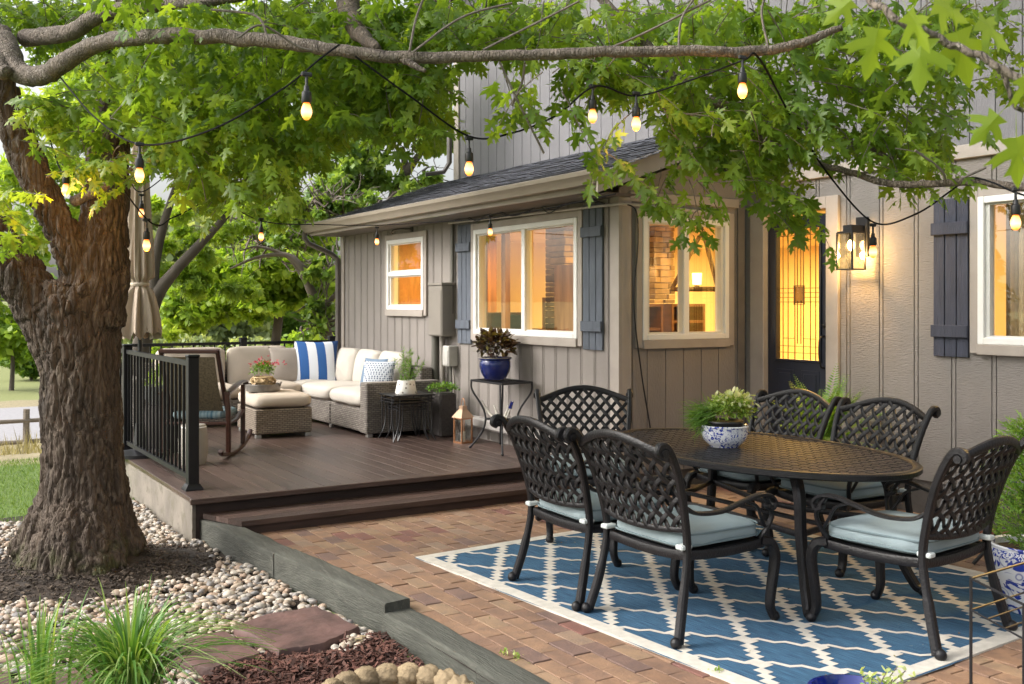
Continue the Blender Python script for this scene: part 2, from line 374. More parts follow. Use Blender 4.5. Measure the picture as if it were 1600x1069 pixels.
# lawn blades near the tree, and tall dry grass on the slope
M_lawn = leafmat('lawn_blade', (.06, .13, .02), (.11, .21, .03), (.18, .27, .05), .25)
P = []; 
for _ in range(26000):
    x = rng.uniform(-1.5, 1.9); y = rng.uniform(8.9, 12.6); P.append((x, y, gh(x, y)-.005))
P = np.array(P); n = len(P)
o = leaves('lawn', P, rng.normal(0, .35, (n, 3))+(0, 0, 1), rng.normal(0, 1, (n, 3)), rng.uniform(.02, .05, n), (np.array([(-.08, 0, 0), (.08, 0, 0), (0, 1, .1)]), np.array([(0, 1, 2)])), M_lawn); tag(o, kind='stuff')
M_dry = leafmat('dry_grass', (.16, .14, .07), (.28, .24, .13), (.42, .36, .22), .2)
P = []
for _ in range(16000):
    x = rng.uniform(-4, 5); y = rng.uniform(13.0, 29)
    if rng.random() < (noise.noise(Vector((x*.5, y*.5, 0)))+.75): P.append((x, y, gh(x, y)))
P = np.array(P); n = len(P)
o = leaves('dry_grass', P, rng.normal(0, .28, (n, 3))+(0, 0, 1), rng.normal(0, 1, (n, 3)), rng.uniform(.1, .38, n), (np.array([(-.025, 0, 0), (.025, 0, 0), (0, 1, .2)]), np.array([(0, 1, 2)])), M_dry); tag(o, kind='stuff')

# timber edging line (left edge) as x(y)
TL = [(7.66, 1.95), (7.4, 1.97), (4.72, 2.21), (3.4, 2.20), (0, 2.18)]
def tlx(y):
    for (a, xa), (b, xb) in zip(TL, TL[1:]):
        if y >= b: return xa+(xb-xa)*(a-y)/(a-b) if y < a else xa
    return 2.1
# brick patio : running bond rows along y
def brick_mat():
    m = bpy.data.materials.new('brick_clay'); m.use_nodes = True; N, L, b = nodes(m); b.inputs['Roughness'].default_value = .75
    at = N.new('ShaderNodeAttribute'); at.attribute_name = 'tone'
    rp = N.new('ShaderNodeValToRGB'); cr = rp.color_ramp; cr.interpolation = 'CONSTANT'
    cols = [(0, (.22, .135, .088)), (.18, (.24, .152, .10)), (.36, (.20, .125, .088)), (.52, (.255, .175, .115)), (.68, (.23, .145, .098)), (.84, (.18, .088, .072)), (.90, (.25, .178, .13)), (.96, (.16, .105, .088))]
    cr.elements[0].color = (*cols[0][1], 1); cr.elements[1].position = cols[1][0]; cr.elements[1].color = (*cols[1][1], 1)
    for p, c in cols[2:]: e = cr.elements.new(p); e.color = (*c, 1)
    L.new(at.outputs['Fac'], rp.inputs[0])
    tc = N.new('ShaderNodeTexCoord'); nz = N.new('ShaderNodeTexNoise'); nz.inputs['Scale'].default_value = 11; nz.inputs['Detail'].default_value = 9; nz.inputs['Roughness'].default_value = .7
    L.new(tc.outputs['Object'], nz.inputs['Vector'])
    r2 = N.new('ShaderNodeValToRGB'); r2.color_ramp.elements[0].position = .3; r2.color_ramp.elements[0].color = (.66, .66, .70, 1); r2.color_ramp.elements[1].position = .68; r2.color_ramp.elements[1].color = (1.3, 1.22, 1.1, 1)
    L.new(nz.outputs['Fac'], r2.inputs[0]); mx = N.new('ShaderNodeMixRGB'); mx.blend_type = 'MULTIPLY'; mx.inputs[0].default_value = .85
    L.new(rp.outputs[0], mx.inputs[1]); L.new(r2.outputs[0], mx.inputs[2]); L.new(mx.outputs[0], b.inputs['Base Color'])
    nb = N.new('ShaderNodeTexNoise'); nb.inputs['Scale'].default_value = 70; nb.inputs['Detail'].default_value = 6; L.new(tc.outputs['Object'], nb.inputs['Vector'])
    bp = N.new('ShaderNodeBump'); bp.inputs['Strength'].default_value = .6; bp.inputs['Distance'].default_value = .006; L.new(nb.outputs['Fac'], bp.inputs['Height']); L.new(bp.outputs[0], b.inputs['Normal'])
    rr = N.new('ShaderNodeMapRange'); rr.inputs['To Min'].default_value = .45; rr.inputs['To Max'].default_value = .95; L.new(nz.outputs['Fac'], rr.inputs[0]); L.new(rr.outputs[0], b.inputs['Roughness'])
    return m
br = MB(); y0 = 1.2; k = 0; x = 1.95
while x < 7.6:
    yy = y0-(k % 2)*.105-random.random()*.015; wob = random.uniform(-.002, .002)
    while yy < 7.3:
        cx, cyy = x+.0525, yy+.1
        if cx > tlx(cyy)+.078 and cx < 6.8 and not (cyy > 7.15 and cx > 2.2) and not (cx > 5.35 and cyy > 6.9):
            dz = random.uniform(-.0025, .0025)+.004*noise.noise(Vector((cx, cyy, 0))); e = .0024+random.uniform(0, .0016); tx, ty = random.uniform(-.012, .012), random.uniform(-.008, .008)
            a, bq, c, d = x+e+wob, x+.105-e+wob, yy+e, yy+.21-e; ch = .0022
            vs = [(a, c, -.03), (bq, c, -.03), (bq, d, -.03), (a, d, -.03)]+[(p, q, -ch+dz+(p-cx)*tx+(q-cyy)*ty) for p, q in ((a, c), (bq, c), (bq, d), (a, d))]+[(p, q, dz+(p-cx)*tx+(q-cyy)*ty) for p, q in ((a+ch, c+ch), (bq-ch, c+ch), (bq-ch, d-ch), (a+ch, d-ch))]
            br.add(vs, [(0, 1, 5, 4), (1, 2, 6, 5), (2, 3, 7, 6), (3, 0, 4, 7), (4, 5, 9, 8), (5, 6, 10, 9), (6, 7, 11, 10), (7, 4, 8, 11), (8, 9, 10, 11)])
        yy += .21
    x += .105; k += 1
tag(br.build('brick_patio', brick_mat(), smooth=False), kind='structure')
sb = MB(); sb.add([(2.2, -2, -.011), (7, -2, -.011), (7, 7.5, -.011), (2.03, 7.5, -.011), (2.22, 4.72, -.011)], [(0, 1, 2, 3, 4)])
tag(sb.build('paving_sand', mat('joint_sand', (.03, .022, .018), .95, 0, .4, 20)), kind='structure')

# timbers
M_timber = mat('weathered_timber', (.07, .072, .06), .9, 0, .35, 3, (8, 1, 4), bump=1, bscale=9, bstretch=(14, 1.4, 14), wear=.40, wearcol=(.125, .12, .10), det=8)
M_timber_m = mat('mossy_timber', (.085, .095, .075), .9, 0, .3, 4, (6, 1, 4), bump=1, bscale=9, bstretch=(14, 1.4, 14), wear=.4, wearcol=(.15, .155, .125), det=8)
def timber(a, b, wdt, top, bot, label):
    a, b = Vector(a), Vector(b); d = (b-a); L_ = d.length; u = d.normalized(); s_ = Vector((u.y, -u.x, 0)); m = MB(); n = 40
    def fn(i, j):
        an = 2*math.pi*(i+.5/16); c_, s2 = math.cos(an), math.sin(an)
        rx = math.copysign(abs(c_)**.12, c_)*wdt/2; rz = math.copysign(abs(s2)**.12, s2)*(top-bot)/2
        p = a+u*(L_*j)+s_*rx+Vector((0, 0, (top+bot)/2+rz)); q = noise.noise(p*3)*.006+noise.noise(Vector((p.x*30, p.y*4, p.z*30)))*.004
        return p+Vector((q, 0, q))
    m.grid(fn, 16, n, closeu=True); m.f += [tuple(range(16))[::-1], tuple(range(16*(n-1), 16*n))]; m.t += [.5, .5]; m.m += [0, 0]
    mid = (a+b)/2; o = m.build('landscape_timber', M_timber, smooth=50); return tag(o, label, 'timber', 'weathered timbers edging the brick patio')
timber((2.025, 7.62, 0), (2.155, 6.18, 0), .15, .056, -.16, 'short weathered timber at the foot of the deck step, edging the bricks')
timber((2.158, 6.17, 0), (2.285, 4.82, 0), .15, .064, -.16, 'long grey timber beside the river rock, with a sawn end overlapping the lower timber')
timber((2.29, 4.90, 0), (2.31, 3.9, 0), .165, .014, -.18, 'lower grey timber between the red mulch and the bricks')
timber((2.31, 3.89, 0), (2.30, 2.4, 0), .17, .018, -.18, 'nearest grey timber, running out of the bottom of the photo beside the bricks')

# dirt mound round the maple
TB = Vector((1.14, 6.98, -.1))
def dirt_r(a): return .74+.05*math.sin(3*a+1)+.04*math.sin(7*a)+.13*max(0, math.cos(a+.25))**3
ds = MB(); n = 64
def dfn(i, j):
    a = 2*math.pi*i; r = dirt_r(a)*(.02+.98*j); x, y = TB.x+r*math.cos(a), TB.y+r*math.sin(a)
    z = -.115+.16*(1-j)**1.3+.02*noise.noise(Vector((x*7, y*7, 0)))+.012*noise.noise(Vector((x*25, y*25, 3)))*(1 if j < .97 else 0); return (x, y, z if j < .99 else -.135)
ds.grid(dfn, n, 40, closeu=True); tag(ds.build('dirt_mound', M_soil, smooth=True), kind='structure')

# flagstones
M_flag = mat('red_flagstone', (.10, .055, .048), .65, 0, .5, 7, bump=1, bscale=14, wear=.35, wearcol=(.16, .10, .085), det=8)
flags = [([(1.55, 5.22), (1.80, 5.33), (2.04, 5.33), (2.10, 4.86), (1.85, 4.72), (1.62, 4.72)], 'large red flagstone between the river rock and the timber'),
         ([(1.20, 5.14), (1.49, 5.17), (1.54, 4.74), (1.30, 4.66), (1.14, 4.86)], 'smaller red flagstone beside the ornamental grass'),
         ([(.62, 4.98), (1.02, 5.0), (1.05, 4.68), (.7, 4.58), (.5, 4.72)], 'red flagstone under the ornamental grass'),
         ([(.2, 5.10), (.5, 5.08), (.52, 4.75), (.22, 4.7)], 'red flagstone in the bottom left corner of the photo')]
FL = []
for pts, lab in flags:
    m = MB(); P_ = []
    for i in range(len(pts)):
        a, b = Vector((*pts[i], 0)), Vector((*pts[(i+1) % len(pts)], 0))
        for k in range(6): q = a.lerp(b, k/6); P_.append((q.x+random.uniform(-.009, .009), q.y+random.uniform(-.009, .009), -.05))
    c = Vector((sum(p[0] for p in P_)/len(P_), sum(p[1] for p in P_)/len(P_), 0)); n = len(P_); vs = []; 
    for (f, z) in ((1, -.13), (1, -.062), (.975, -.05), (.8, -.045), (.5, -.046), (.2, -.045)):
        for p in P_: x, y = c.x+(p[0]-c.x)*f, c.y+(p[1]-c.y)*f; vs.append((x, y, z+(.007*noise.noise(Vector((x*6, y*6, 0))) if f < 1 else 0)))
    vs.append((c.x, c.y, -.046)); fs = [(j*n+i, j*n+(i+1) % n, (j+1)*n+(i+1) % n, (j+1)*n+i) for j in range(5) for i in range(n)]+[(5*n+i, 5*n+(i+1) % n, 6*n) for i in range(n)]
    m.add(vs, fs); tag(m.build('flagstone', M_flag, smooth=35), lab, 'flagstone', 'red flagstone steps'); FL.append(pts)
# river rock
def ico(sub):
    import bmesh
    b = bmesh.new(); bmesh.ops.create_icosphere(b, subdivisions=sub, radius=1); v = np.array([x.co[:] for x in b.verts]); f = np.array([[q.index for q in p.verts] for p in b.faces]); b.free(); return v, f
def is_mulch(x, y): return x > 1.15+.25*(5.0-y)*0 and y < 4.72+.10*math.sin(x*9) and x > 1.22
def rocks(name, n, zmax, sub):
    V, F = ico(sub); AV = []; T = []; cnt = 0; out = []
    while cnt < n:
        x = rng.uniform(-1.2, 2.15); y = rng.uniform(4.0, 9.5)
        if x > tlx(y)-.02 or is_mulch(x, y): continue
        if y > 8.75+.15*math.sin(x*4) and x < 1.2: continue
        if x > 1.86 and y > 7.4: continue
        if y < 4.7 and x < .1: continue
        a = math.atan2(y-TB.y, x-TB.x); rr = math.hypot(x-TB.x, y-TB.y)
        if rr < dirt_r(a)-.05+rng.normal(0, .05): continue
        if any(inpoly(x, y, f) for f in FL): continue
        Zc = SY*x+CY*y
        if (Zc > 7.2) != (sub == 1): continue
        s = rng.uniform(.012, .023) if rng.random() < .88 else rng.uniform(.023, .032)
        sc = np.array([s*rng.uniform(.95, 1.45), s*rng.uniform(.75, 1.05), s*rng.uniform(.5, .75)])
        th = rng.uniform(0, 6.28); t2 = rng.normal(0, .3); c_, s_ = math.cos(th), math.sin(th)
        v = V*sc*(1+.16*np.sin(V[:, ::-1]*rng.uniform(1.5, 3.2, 3)+rng.uniform(0, 6, 3)))
        v = np.stack([v[:, 0], v[:, 1]*math.cos(t2)-v[:, 2]*math.sin(t2), v[:, 1]*math.sin(t2)+v[:, 2]*math.cos(t2)], 1)
        v = np.stack([v[:, 0]*c_-v[:, 1]*s_, v[:, 0]*s_+v[:, 1]*c_, v[:, 2]], 1)+(x, y, -.115+rng.uniform(0, .035)+.02*noise.noise(Vector((x*2, y*2, 1))))
        AV.append(v); T.append(rng.random()); cnt += 1
    return np.concatenate(AV), (F[None]+(np.arange(n)*len(V))[:, None, None]).reshape(-1, 3), np.repeat(T, len(F))
def rock_mat():
    m = bpy.data.materials.new('river_rock'); m.use_nodes = True; N, L, b = nodes(m); b.inputs['Roughness'].default_value = .6
    at = N.new('ShaderNodeAttribute'); at.attribute_name = 'tone'; rp = N.new('ShaderNodeValToRGB'); cr = rp.color_ramp; cr.interpolation = 'CONSTANT'
    cols = [(.33, .265, .20), (.41, .33, .25), (.26, .24, .22), (.46, .395, .32), (.36, .26, .19), (.31, .28, .25), (.50, .45, .38), (.20, .19, .185), (.38, .285, .21), (.40, .365, .315), (.30, .235, .18), (.37, .325, .28)]
    cr.elements[0].color = (*cols[0], 1); cr.elements[1].position = 1/12; cr.elements[1].color = (*cols[1], 1)
    for i, c in enumerate(cols[2:]): e = cr.elements.new((i+2)/12); e.color = (*c, 1)
    L.new(at.outputs['Fac'], rp.inputs[0]); tc = N.new('ShaderNodeTexCoord'); nz = N.new('ShaderNodeTexNoise'); nz.inputs['Scale'].default_value = 40; nz.inputs['Detail'].default_value = 6; L.new(tc.outputs['Object'], nz.inputs['Vector'])
    mr = N.new('ShaderNodeMapRange'); mr.inputs['To Min'].default_value = .6; mr.inputs['To Max'].default_value = 1.35; L.new(nz.outputs['Fac'], mr.inputs[0])
    h = N.new('ShaderNodeHueSaturation'); L.new(mr.outputs[0], h.inputs['Value']); L.new(rp.outputs[0], h.inputs['Color']); L.new(h.outputs[0], b.inputs['Base Color']); return m
M_rock = rock_mat()
va, fa, ta = rocks('river_rock', 9500, 0, 2); vb, fb, tb_ = rocks('river_rock', 5200, 0, 1)
o = fast_mesh('river_rock', np.concatenate([va, vb]), np.concatenate([fa, fb+len(va)]), 3, np.concatenate([ta, tb_]), M_rock, smooth=True); tag(o, kind='stuff')
bd = MB(); bd.add([(-1.6, 3.2, -.118), (2.1, 3.2, -.118), (2.1, 7.6, -.118), (1.9, 9.2, -.118), (-1.6, 9.0, -.118)], [(0, 1, 2, 3, 4)]); tag(bd.build('gravel_bed', M_soil), kind='structure')
# red mulch
M_mulch = mat('mulch', (.085, .035, .025), .85, 0, .3, 30, tone=.6)
ml = MB()
for _ in range(6500):
    x = rng.uniform(1.2, 2.16); y = rng.uniform(3.3, 4.85)
    if not is_mulch(x, y) and rng.random() < .93: continue
    if x > tlx(y)-.01 or any(inpoly(x, y, f) for f in FL): continue
    a = rng.uniform(0, 6.28); l = rng.uniform(.008, .028); wv = rng.uniform(.003, .008); t = rng.normal(0, .45)
    u = Vector((math.cos(a)*math.cos(t), math.sin(a)*math.cos(t), math.sin(t)))*l; v = Vector((-math.sin(a), math.cos(a), rng.normal(0, .4))).normalized()*wv; c = u.cross(v).normalized()*.0018
    ml.obox((x, y, -.085+rng.uniform(0, .03)+.02*noise.noise(Vector((x*5, y*5, 0)))), u, v, c)
bl = MB()
for _ in range(2600):
    a = rng.uniform(0, 6.28); r = rng.uniform(.35, .82); x, y = TB.x+r*math.cos(a), TB.y+r*math.sin(a)
    if r > dirt_r(a)+.05: continue
    z = -.11+.16*(1-min(1, r/.76))**1.3; a = rng.uniform(0, 6.28); l = rng.uniform(.003, .014); u = Vector((math.cos(a), math.sin(a), rng.normal(0, .3)))*l; v = Vector((-math.sin(a), math.cos(a), rng.normal(0, .3)))*l*rng.uniform(.3, .7); bl.obox((x, y, z+.012), u, v, Vector((0, 0, rng.uniform(.001, .005))))
tag(bl.build('bark_litter', mat('bark_litter', (.06, .045, .033), .95, 0, .4, 30, tone=.6), smooth=False), kind='stuff')
tag(ml.build('mulch', M_mulch, smooth=False), kind='stuff')
mb_ = MB(); mb_.grid(lambda i, j: (1.15+i*1.0, 3.2+j*1.62, -.09+.015*noise.noise(Vector((i*6, j*9, 0)))), 30, 40); tag(mb_.build('mulch_bed', mat('mulch_dark', (.04, .018, .013), .95, 0, .4, 50, bump=1, bscale=90), smooth=True), kind='structure')

# ================================================================ DECK
DZ = .21
dk = thing('deck', 'dark brown stained wooden deck with one step, against the house wall', 'deck', (3.6, 10, 0))
m = MB(); x = 1.9
while x < 5.29:
    b_ = min(x+.138, 5.29); m.box((x, 7.4, DZ-.035), (b_, 12.85, DZ+random.uniform(-.001, .001)), .0015); x += .1425
m.build('deck_boards', M_deck, dk, world=True)
m = MB(); m.box((1.88, 7.362, DZ-.037), (5.28, 7.397, DZ+.002), .004); m.build('nosing', M_deckx, dk, world=True)
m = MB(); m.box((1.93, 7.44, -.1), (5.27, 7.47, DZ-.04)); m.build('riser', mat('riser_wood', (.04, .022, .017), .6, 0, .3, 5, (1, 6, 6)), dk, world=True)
m = MB(); m.box((1.905, 7.42, -.16), (1.93, 12.8, DZ-.037)); m.build('skirt', mat('skirt_board', (.20, .175, .145), .85, 0, .25, 3, bump=.4, bscale=20, wear=.45, wearcol=(.14, .125, .09)), dk, world=True)
st = MB(); 
for i in range(3):
    a = 6.985+i*.138; xa = 2.13-(a-6.985)*.38; xb = xa-.05; st.poly([(xa, a, .10), (5.28, a, .10), (5.28, a+.134, .10), (xb, a+.134, .10)], .036)
s_ = st.build('step', M_deckx, dk, world=True)
st = MB(); st.box((2.16, 7.01, 0.0), (5.27, 7.03, .063)); s2 = st.build('step_riser', MATS['riser_wood'], s_); s2.location = -Vector(dk.location)

# railings
M_rail = mat('rail_paint', (.008, .008, .010), .45, 0, .15, 8, spec=.35)
def railing(label, a, b, posts, base, top=1.11, bot=.085):
    t = thing('deck_railing', label, 'railing', (*a, base)); a, b = Vector((*a, base)), Vector((*b, base)); d = (b-a); L_ = d.length; u = d.normalized(); s_ = Vector((-u.y, u.x, 0)); zz = Vector((0, 0, 1))
    def bar(z0, h, wd, nm):
        m = MB(); m.obox((a+b)/2+zz*z0, u*(L_/2-.03), s_*wd, zz*h); m.build(nm, M_rail, t, world=True)
    bar(top-.17, .018, .02, 'top_rail'); bar(bot, .018, .018, 'bottom_rail')
    n = int(L_/.125)
    for i in range(1, n):
        p = a+u*(L_*i/n); m = MB(); m.obox(p+zz*((top-.17+bot)/2), u*.0085, s_*.0085, zz*(top-.17-bot)/2); m.build('baluster', M_rail, t, world=True)
    for q in posts:
        p = a+u*q*L_; m = MB(); m.box((p.x-.04, p.y-.04, base), (p.x+.04, p.y+.04, base+top-.12), .004); po = m.build('post', M_rail, t, world=True)
        m = MB(); m.box((p.x-.046, p.y-.046, base+top-.12), (p.x+.046, p.y+.046, base+top-.10), .006); c = m.build('post_cap', M_rail, po); c.location = -Vector(t.location)
        m = MB(); m.add([(p.x+i*r, p.y+j*r, base+z) for (r, z) in ((.065, .0), (.065, .012), (.044, .045)) for (i, j) in ((-1, -1), (1, -1), (1, 1), (-1, 1))], [(k*4+i, k*4+(i+1) % 4, k*4+4+(i+1) % 4, k*4+4+i) for k in (0, 1) for i in range(4)]+[(8, 9, 10, 11)]); c = m.build('post_base', M_rail, po); c.location = -Vector(t.location)
railing('black metal railing on the left edge of the deck, beside the big tree', (2.0, 7.78), (2.0, 12.5), (0, .5, 1), DZ)
railing('black metal railing across the back of the deck, behind the sofa', (2.12, 12.66), (5.05, 12.66), (.6, 1), DZ, 1.07)

# split rail fence
M_old = mat('old_rail', (.20, .165, .13), .9, 0, .3, 6, (1, 6, 6), bump=.6, bscale=12)
fe = thing('split_rail_fence', 'weathered brown split rail fence below the lawn beside the road', 'fence', (0, 26.6, gh(0, 26.6)))
for i in range(-4, 6):
    x = i*3.0; y = 27.0; zz = gh(x, y); m = MB(); m.tube([(x, y, zz-.1), (x+.02, y, zz+1.2)], [.085, .075], 7, wob=.08); m.build('post', M_old, fe, world=True)
    for h in (.42, .92):
        m = MB(); m.tube([(x-.1, y+.03, zz+h), (x+1.5, y, zz+h+random.uniform(-.02, .02)), (x+3.1, y-.03, zz+h)], [.05, .065, .05], 7, wob=.12); m.build('rail', M_old, fe, world=True)

# ================================================================ HOUSE
XW, YW, XM = 5.3, 6.85, 6.75
hs_ = thing('house', 'grey brown two storey house with grooved plank siding and a shingled lean-to roof', 'house', (5.3, 6.85, 0))
def mp(pl, a, d, z):       # plane 'A' : x=XW normal -x; 'C': x=XM normal -x; 'B': y=YW normal -y
    if pl == 'A': return (XW-d, a, z)
    if pl == 'C': return (XM-d, a, z)
    return (a, YW-d, z)
def pbox(m, pl, a0, a1, d0, d1, z0, z1, bev=0, tone=None): return m.box(mp(pl, a0, d0, z0), mp(pl, a1, d1, z1), bev, tone)
def siding(name, pl, rects, grooves, mt, gw=.009, gd=.009):
    m = MB()
    for (a0, a1, z0, z1) in rects:
        gs = [g_ for g_ in grooves if a0+gw < g_ < a1-gw]; cur = a0
        def q(s0, s1, d): 
            p = [mp(pl, s0, d, z0), mp(pl, s1, d, z0), mp(pl, s1, d, z1), mp(pl, s0, d, z1)]; m.add(p, [(0, 3, 2, 1) if pl != 'B' else (0, 1, 2, 3)])
        for g_ in gs:
            q(cur, g_-gw/2, 0); q(g_-gw/2, g_+gw/2, -gd)
            for e in (g_-gw/2, g_+gw/2): m.add([mp(pl, e, 0, z0), mp(pl, e, -gd, z0), mp(pl, e, -gd, z1), mp(pl, e, 0, z1)], [(0, 1, 2, 3)])
            cur = g_+gw/2
        q(cur, a1, 0)
        m.add([mp(pl, a0, -.14, z0), mp(pl, a1, -.14, z0), mp(pl, a1, -.14, z1), mp(pl, a0, -.14, z1)], [(0, 1, 2, 3)])
        for e in (a0, a1): m.add([mp(pl, e, 0, z0), mp(pl, e, -.14, z0), mp(pl, e, -.14, z1), mp(pl, e, 0, z1)], [(0, 1, 2, 3)])
        for e in (z0, z1): m.add([mp(pl, a0, 0, e), mp(pl, a0, -.14, e), mp(pl, a1, -.14, e), mp(pl, a1, 0, e)], [(0, 1, 2, 3)])
    return m.build(name, mt, hs_, smooth=False, world=True)
def with_holes(a0, a1, z0, z1, holes):
    r = []; cur = a0
    for (h0, h1, b, t) in sorted(holes):
        if h0 > cur: r.append((cur, h0, z0, z1))
        if b > z0: r.append((h0, h1, z0, b))
        if t < z1: r.append((h0, h1, t, z1))
        cur = h1
    if cur < a1: r.append((cur, a1, z0, z1))
    return r
hA = [(7.42, 9.28, 1.29, 2.37), (10.44, 11.42, 1.53, 2.37)]
hB = [(5.53, 6.52, 1.29, 2.35)]
hC = [(5.84, 6.66, .3, 2.40), (2.9, 4.50, 1.31, 2.37)]
gA = [g_ for k in range(40) for g_ in ((6.98+k*.203), (6.98+k*.203+.024))][:80]
siding('wall', 'A', with_holes(YW, 12.9, .2, 2.56, hA), gA, M_wall)
siding('wall', 'B', with_holes(XW, XM, .15, 2.52, hB), [5.60+k*.205 for k in range(7)], M_wall)
gC = [g_ for k in range(40) for g_ in (-.9+k*.322+.12, -.9+k*.322+.155)]
siding('wall', 'C', with_holes(-1.2, YW, .26, 2.70, hC), gC, M_wall3)
siding('upper_wall', 'C', [(-1.2, 12.38, 2.72, 6.2)], [-1.1+k*.203 for k in range(67)], mat('upper_siding_sky_tint', (.175, .17, .182), .75, 0, .08, 3, (1, 1, .3), bump=.7, bscale=12, bstretch=(9, 9, 2), wear=.2, wearcol=(.21, .205, .215)))  # same paint as below; blue-grey cast of sky light put into the colour
# gable triangle over wall B
m = MB(); m.add([(XW, YW-.001, 2.50), (XM, YW-.001, 2.50), (XM, YW-.001, 3.2), (XW, YW-.001, 2.72)], [(0, 1, 2, 3)]); m.build('gable_wall', M_wall, hs_, smooth=False, world=True)
# end walls and foundation
m = MB(); m.add([(XM, 12.38, 2.5), (XM+6, 12.38, 2.5), (XM+6, 12.38, 6.2), (XM, 12.38, 6.2)], [(0, 1, 2, 3)]); m.add([(XW, 12.9, 0), (XM+6, 12.9, 0), (XM+6, 12.9, 2.6), (XW, 12.9, 2.6)], [(0, 1, 2, 3)])
m.add([(XM, -1.2, 0), (XM+6, -1.2, 0), (XM+6, -1.2, 6.2), (XM, -1.2, 6.2)], [(0, 1, 2, 3)]); m.add([(XM+6, -1.2, 0), (XM+6, 12.9, 0), (XM+6, 12.9, 6.2), (XM+6, -1.2, 6.2)], [(0, 1, 2, 3)])
m.build('wall', M_wall, hs_, smooth=False, world=True)
m = MB(); m.box((XM+.02, -1.2, -.05), (XM+.2, YW, .258)); m.box((XW+.02, YW+.02, -.05), (XM+.0, YW+.15, .148)); m.box((XW+.02, YW+.15, -.05), (XW+.15, 12.85, .198))
m.build('foundation', mat('foundation_paint', (.085, .075, .068), .85, 0, .2, 5, bump=.6, bscale=25), hs_, world=True)
# corner boards and belly band
m = MB(); pbox(m, 'A', YW-.022, YW+.10, 0, .022, .16, 2.56, .003); m.box((XW+.001, YW-.022, .16), (XW+.115, YW-.0005, 2.5), .003); m.build('corner_board', M_trim, hs_, world=True)
m = MB(); pbox(m, 'A', 12.80, 12.92, 0, .022, .2, 2.56, .003); m.build('corner_board', M_trim, hs_, world=True)
m = MB(); m.box((XM-.11, YW-.022, .2), (XM-.024, YW-.001, 2.5), .003); m.build('corner_board', mat('dark_trim', (.13, .115, .105), .7), hs_, world=True)
m = MB(); pbox(m, 'C', -1.2, YW-.03, 0, .03, 2.66, 2.76, .004); m.build('band_board', M_trim, hs_, world=True)
m = MB(); pbox(m, 'B', XW+.1, XM-.1, 0, .025, 2.47, 2.55, .004); m.build('band_board', M_trim, hs_, world=True)
m = MB(); pbox(m, 'C', 12.26, 12.40, 0, .025, 3.3, 6.2, .004); m.build('corner_board', M_trim, hs_, world=True)
# roof
EX, EZ, RZ = 4.86, 2.64, 3.31; sl = (RZ-EZ)/(XM-EX)
M_sh = mat('asphalt_shingle', (.055, .058, .072), .95, 0, .35, 18, bump=.6, bscale=160, tone=.5)
m = MB(); nrow = 15; dx = (XM-EX)/nrow
for i in range(nrow):
    y = 6.52-random.random()*.15; x0 = EX+i*dx-.015; x1 = EX+(i+1)*dx
    while y < 12.95:
        wd = random.choice((.1, .14, .18, .22)); y1 = min(y+wd, 12.95); lift = .004+random.choice((0, .004))
        z0 = EZ+(x0-EX)*sl+lift+.008; z1 = EZ+(x1-EX)*sl+.001
        m.add([(x0, y, z0), (x0, y1-.003, z0), (x1+.02, y1-.003, z1), (x1+.02, y, z1), (x0, y, z0-.009), (x0, y1-.003, z0-.009)], [(0, 3, 2, 1), (0, 1, 5, 4)]); y = y1
rf = m.build('roof', M_sh, hs_, smooth=False, world=True)
m = MB(); 
for (dz, xa, xb) in ((-.012, EX, XM),):
    m.add([(xa, 6.50, EZ-.004), (xb, 6.50, RZ-.004), (xb, 12.95, RZ-.004), (xa, 12.95, EZ-.004), (xa, 6.50, EZ-.03), (xb, 6.50, RZ-.03), (xb, 12.95, RZ-.03), (xa, 12.95, EZ-.03)], [(0, 3, 2, 1), (4, 5, 6, 7), (0, 1, 5, 4), (1, 2, 6, 5), (2, 3, 7, 6), (3, 0, 4, 7)])
m.build('roof_deck', M_trim, hs_, smooth=False, world=True)
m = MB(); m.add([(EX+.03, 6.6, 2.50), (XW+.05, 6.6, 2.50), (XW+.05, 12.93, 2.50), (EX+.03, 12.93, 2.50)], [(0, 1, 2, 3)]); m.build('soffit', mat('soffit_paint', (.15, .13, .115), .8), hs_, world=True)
# rake board
m = MB(); 
m.add([(EX-.06, y, EZ-.165) for y in (6.478, 6.50)]+[(XM-.0, y, RZ-.165+.02) for y in (6.478, 6.50)]+[(XM-.0, y, RZ+.01) for y in (6.478, 6.50)]+[(EX-.06, y, EZ-.012) for y in (6.478, 6.50)], [(0, 2, 4, 6), (1, 7, 5, 3), (0, 1, 3, 2), (6, 4, 5, 7), (0, 6, 7, 1)])
m.build('rake_board', M_trim, hs_, smooth=False, world=True)
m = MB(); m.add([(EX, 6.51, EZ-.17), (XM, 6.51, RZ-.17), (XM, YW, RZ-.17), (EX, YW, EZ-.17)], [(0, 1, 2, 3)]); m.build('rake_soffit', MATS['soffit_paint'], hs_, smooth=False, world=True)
m = MB(); m.box((EX+.0, 6.5, 2.50), (EX+.025, 12.94, 2.64), .003); m.build('fascia', M_trim, hs_, world=True)
M_gut = mat('gutter_paint', (.25, .21, .168), .45, 0, .06, 4)
def gut(u, v): # u section v length
    pr = [(EX-.003, 2.545), (EX-.075, 2.55), (EX-.09, 2.59), (EX-.115, 2.62), (EX-.12, 2.655), (EX-.11, 2.66), (EX-.108, 2.63), (EX-.008, 2.56), (EX-.003, 2.66)]
    k = u*(len(pr)-1); i = min(int(round(k)), len(pr)-1); return (pr[i][0], 6.50+v*6.48, pr[i][1]-.012*v)
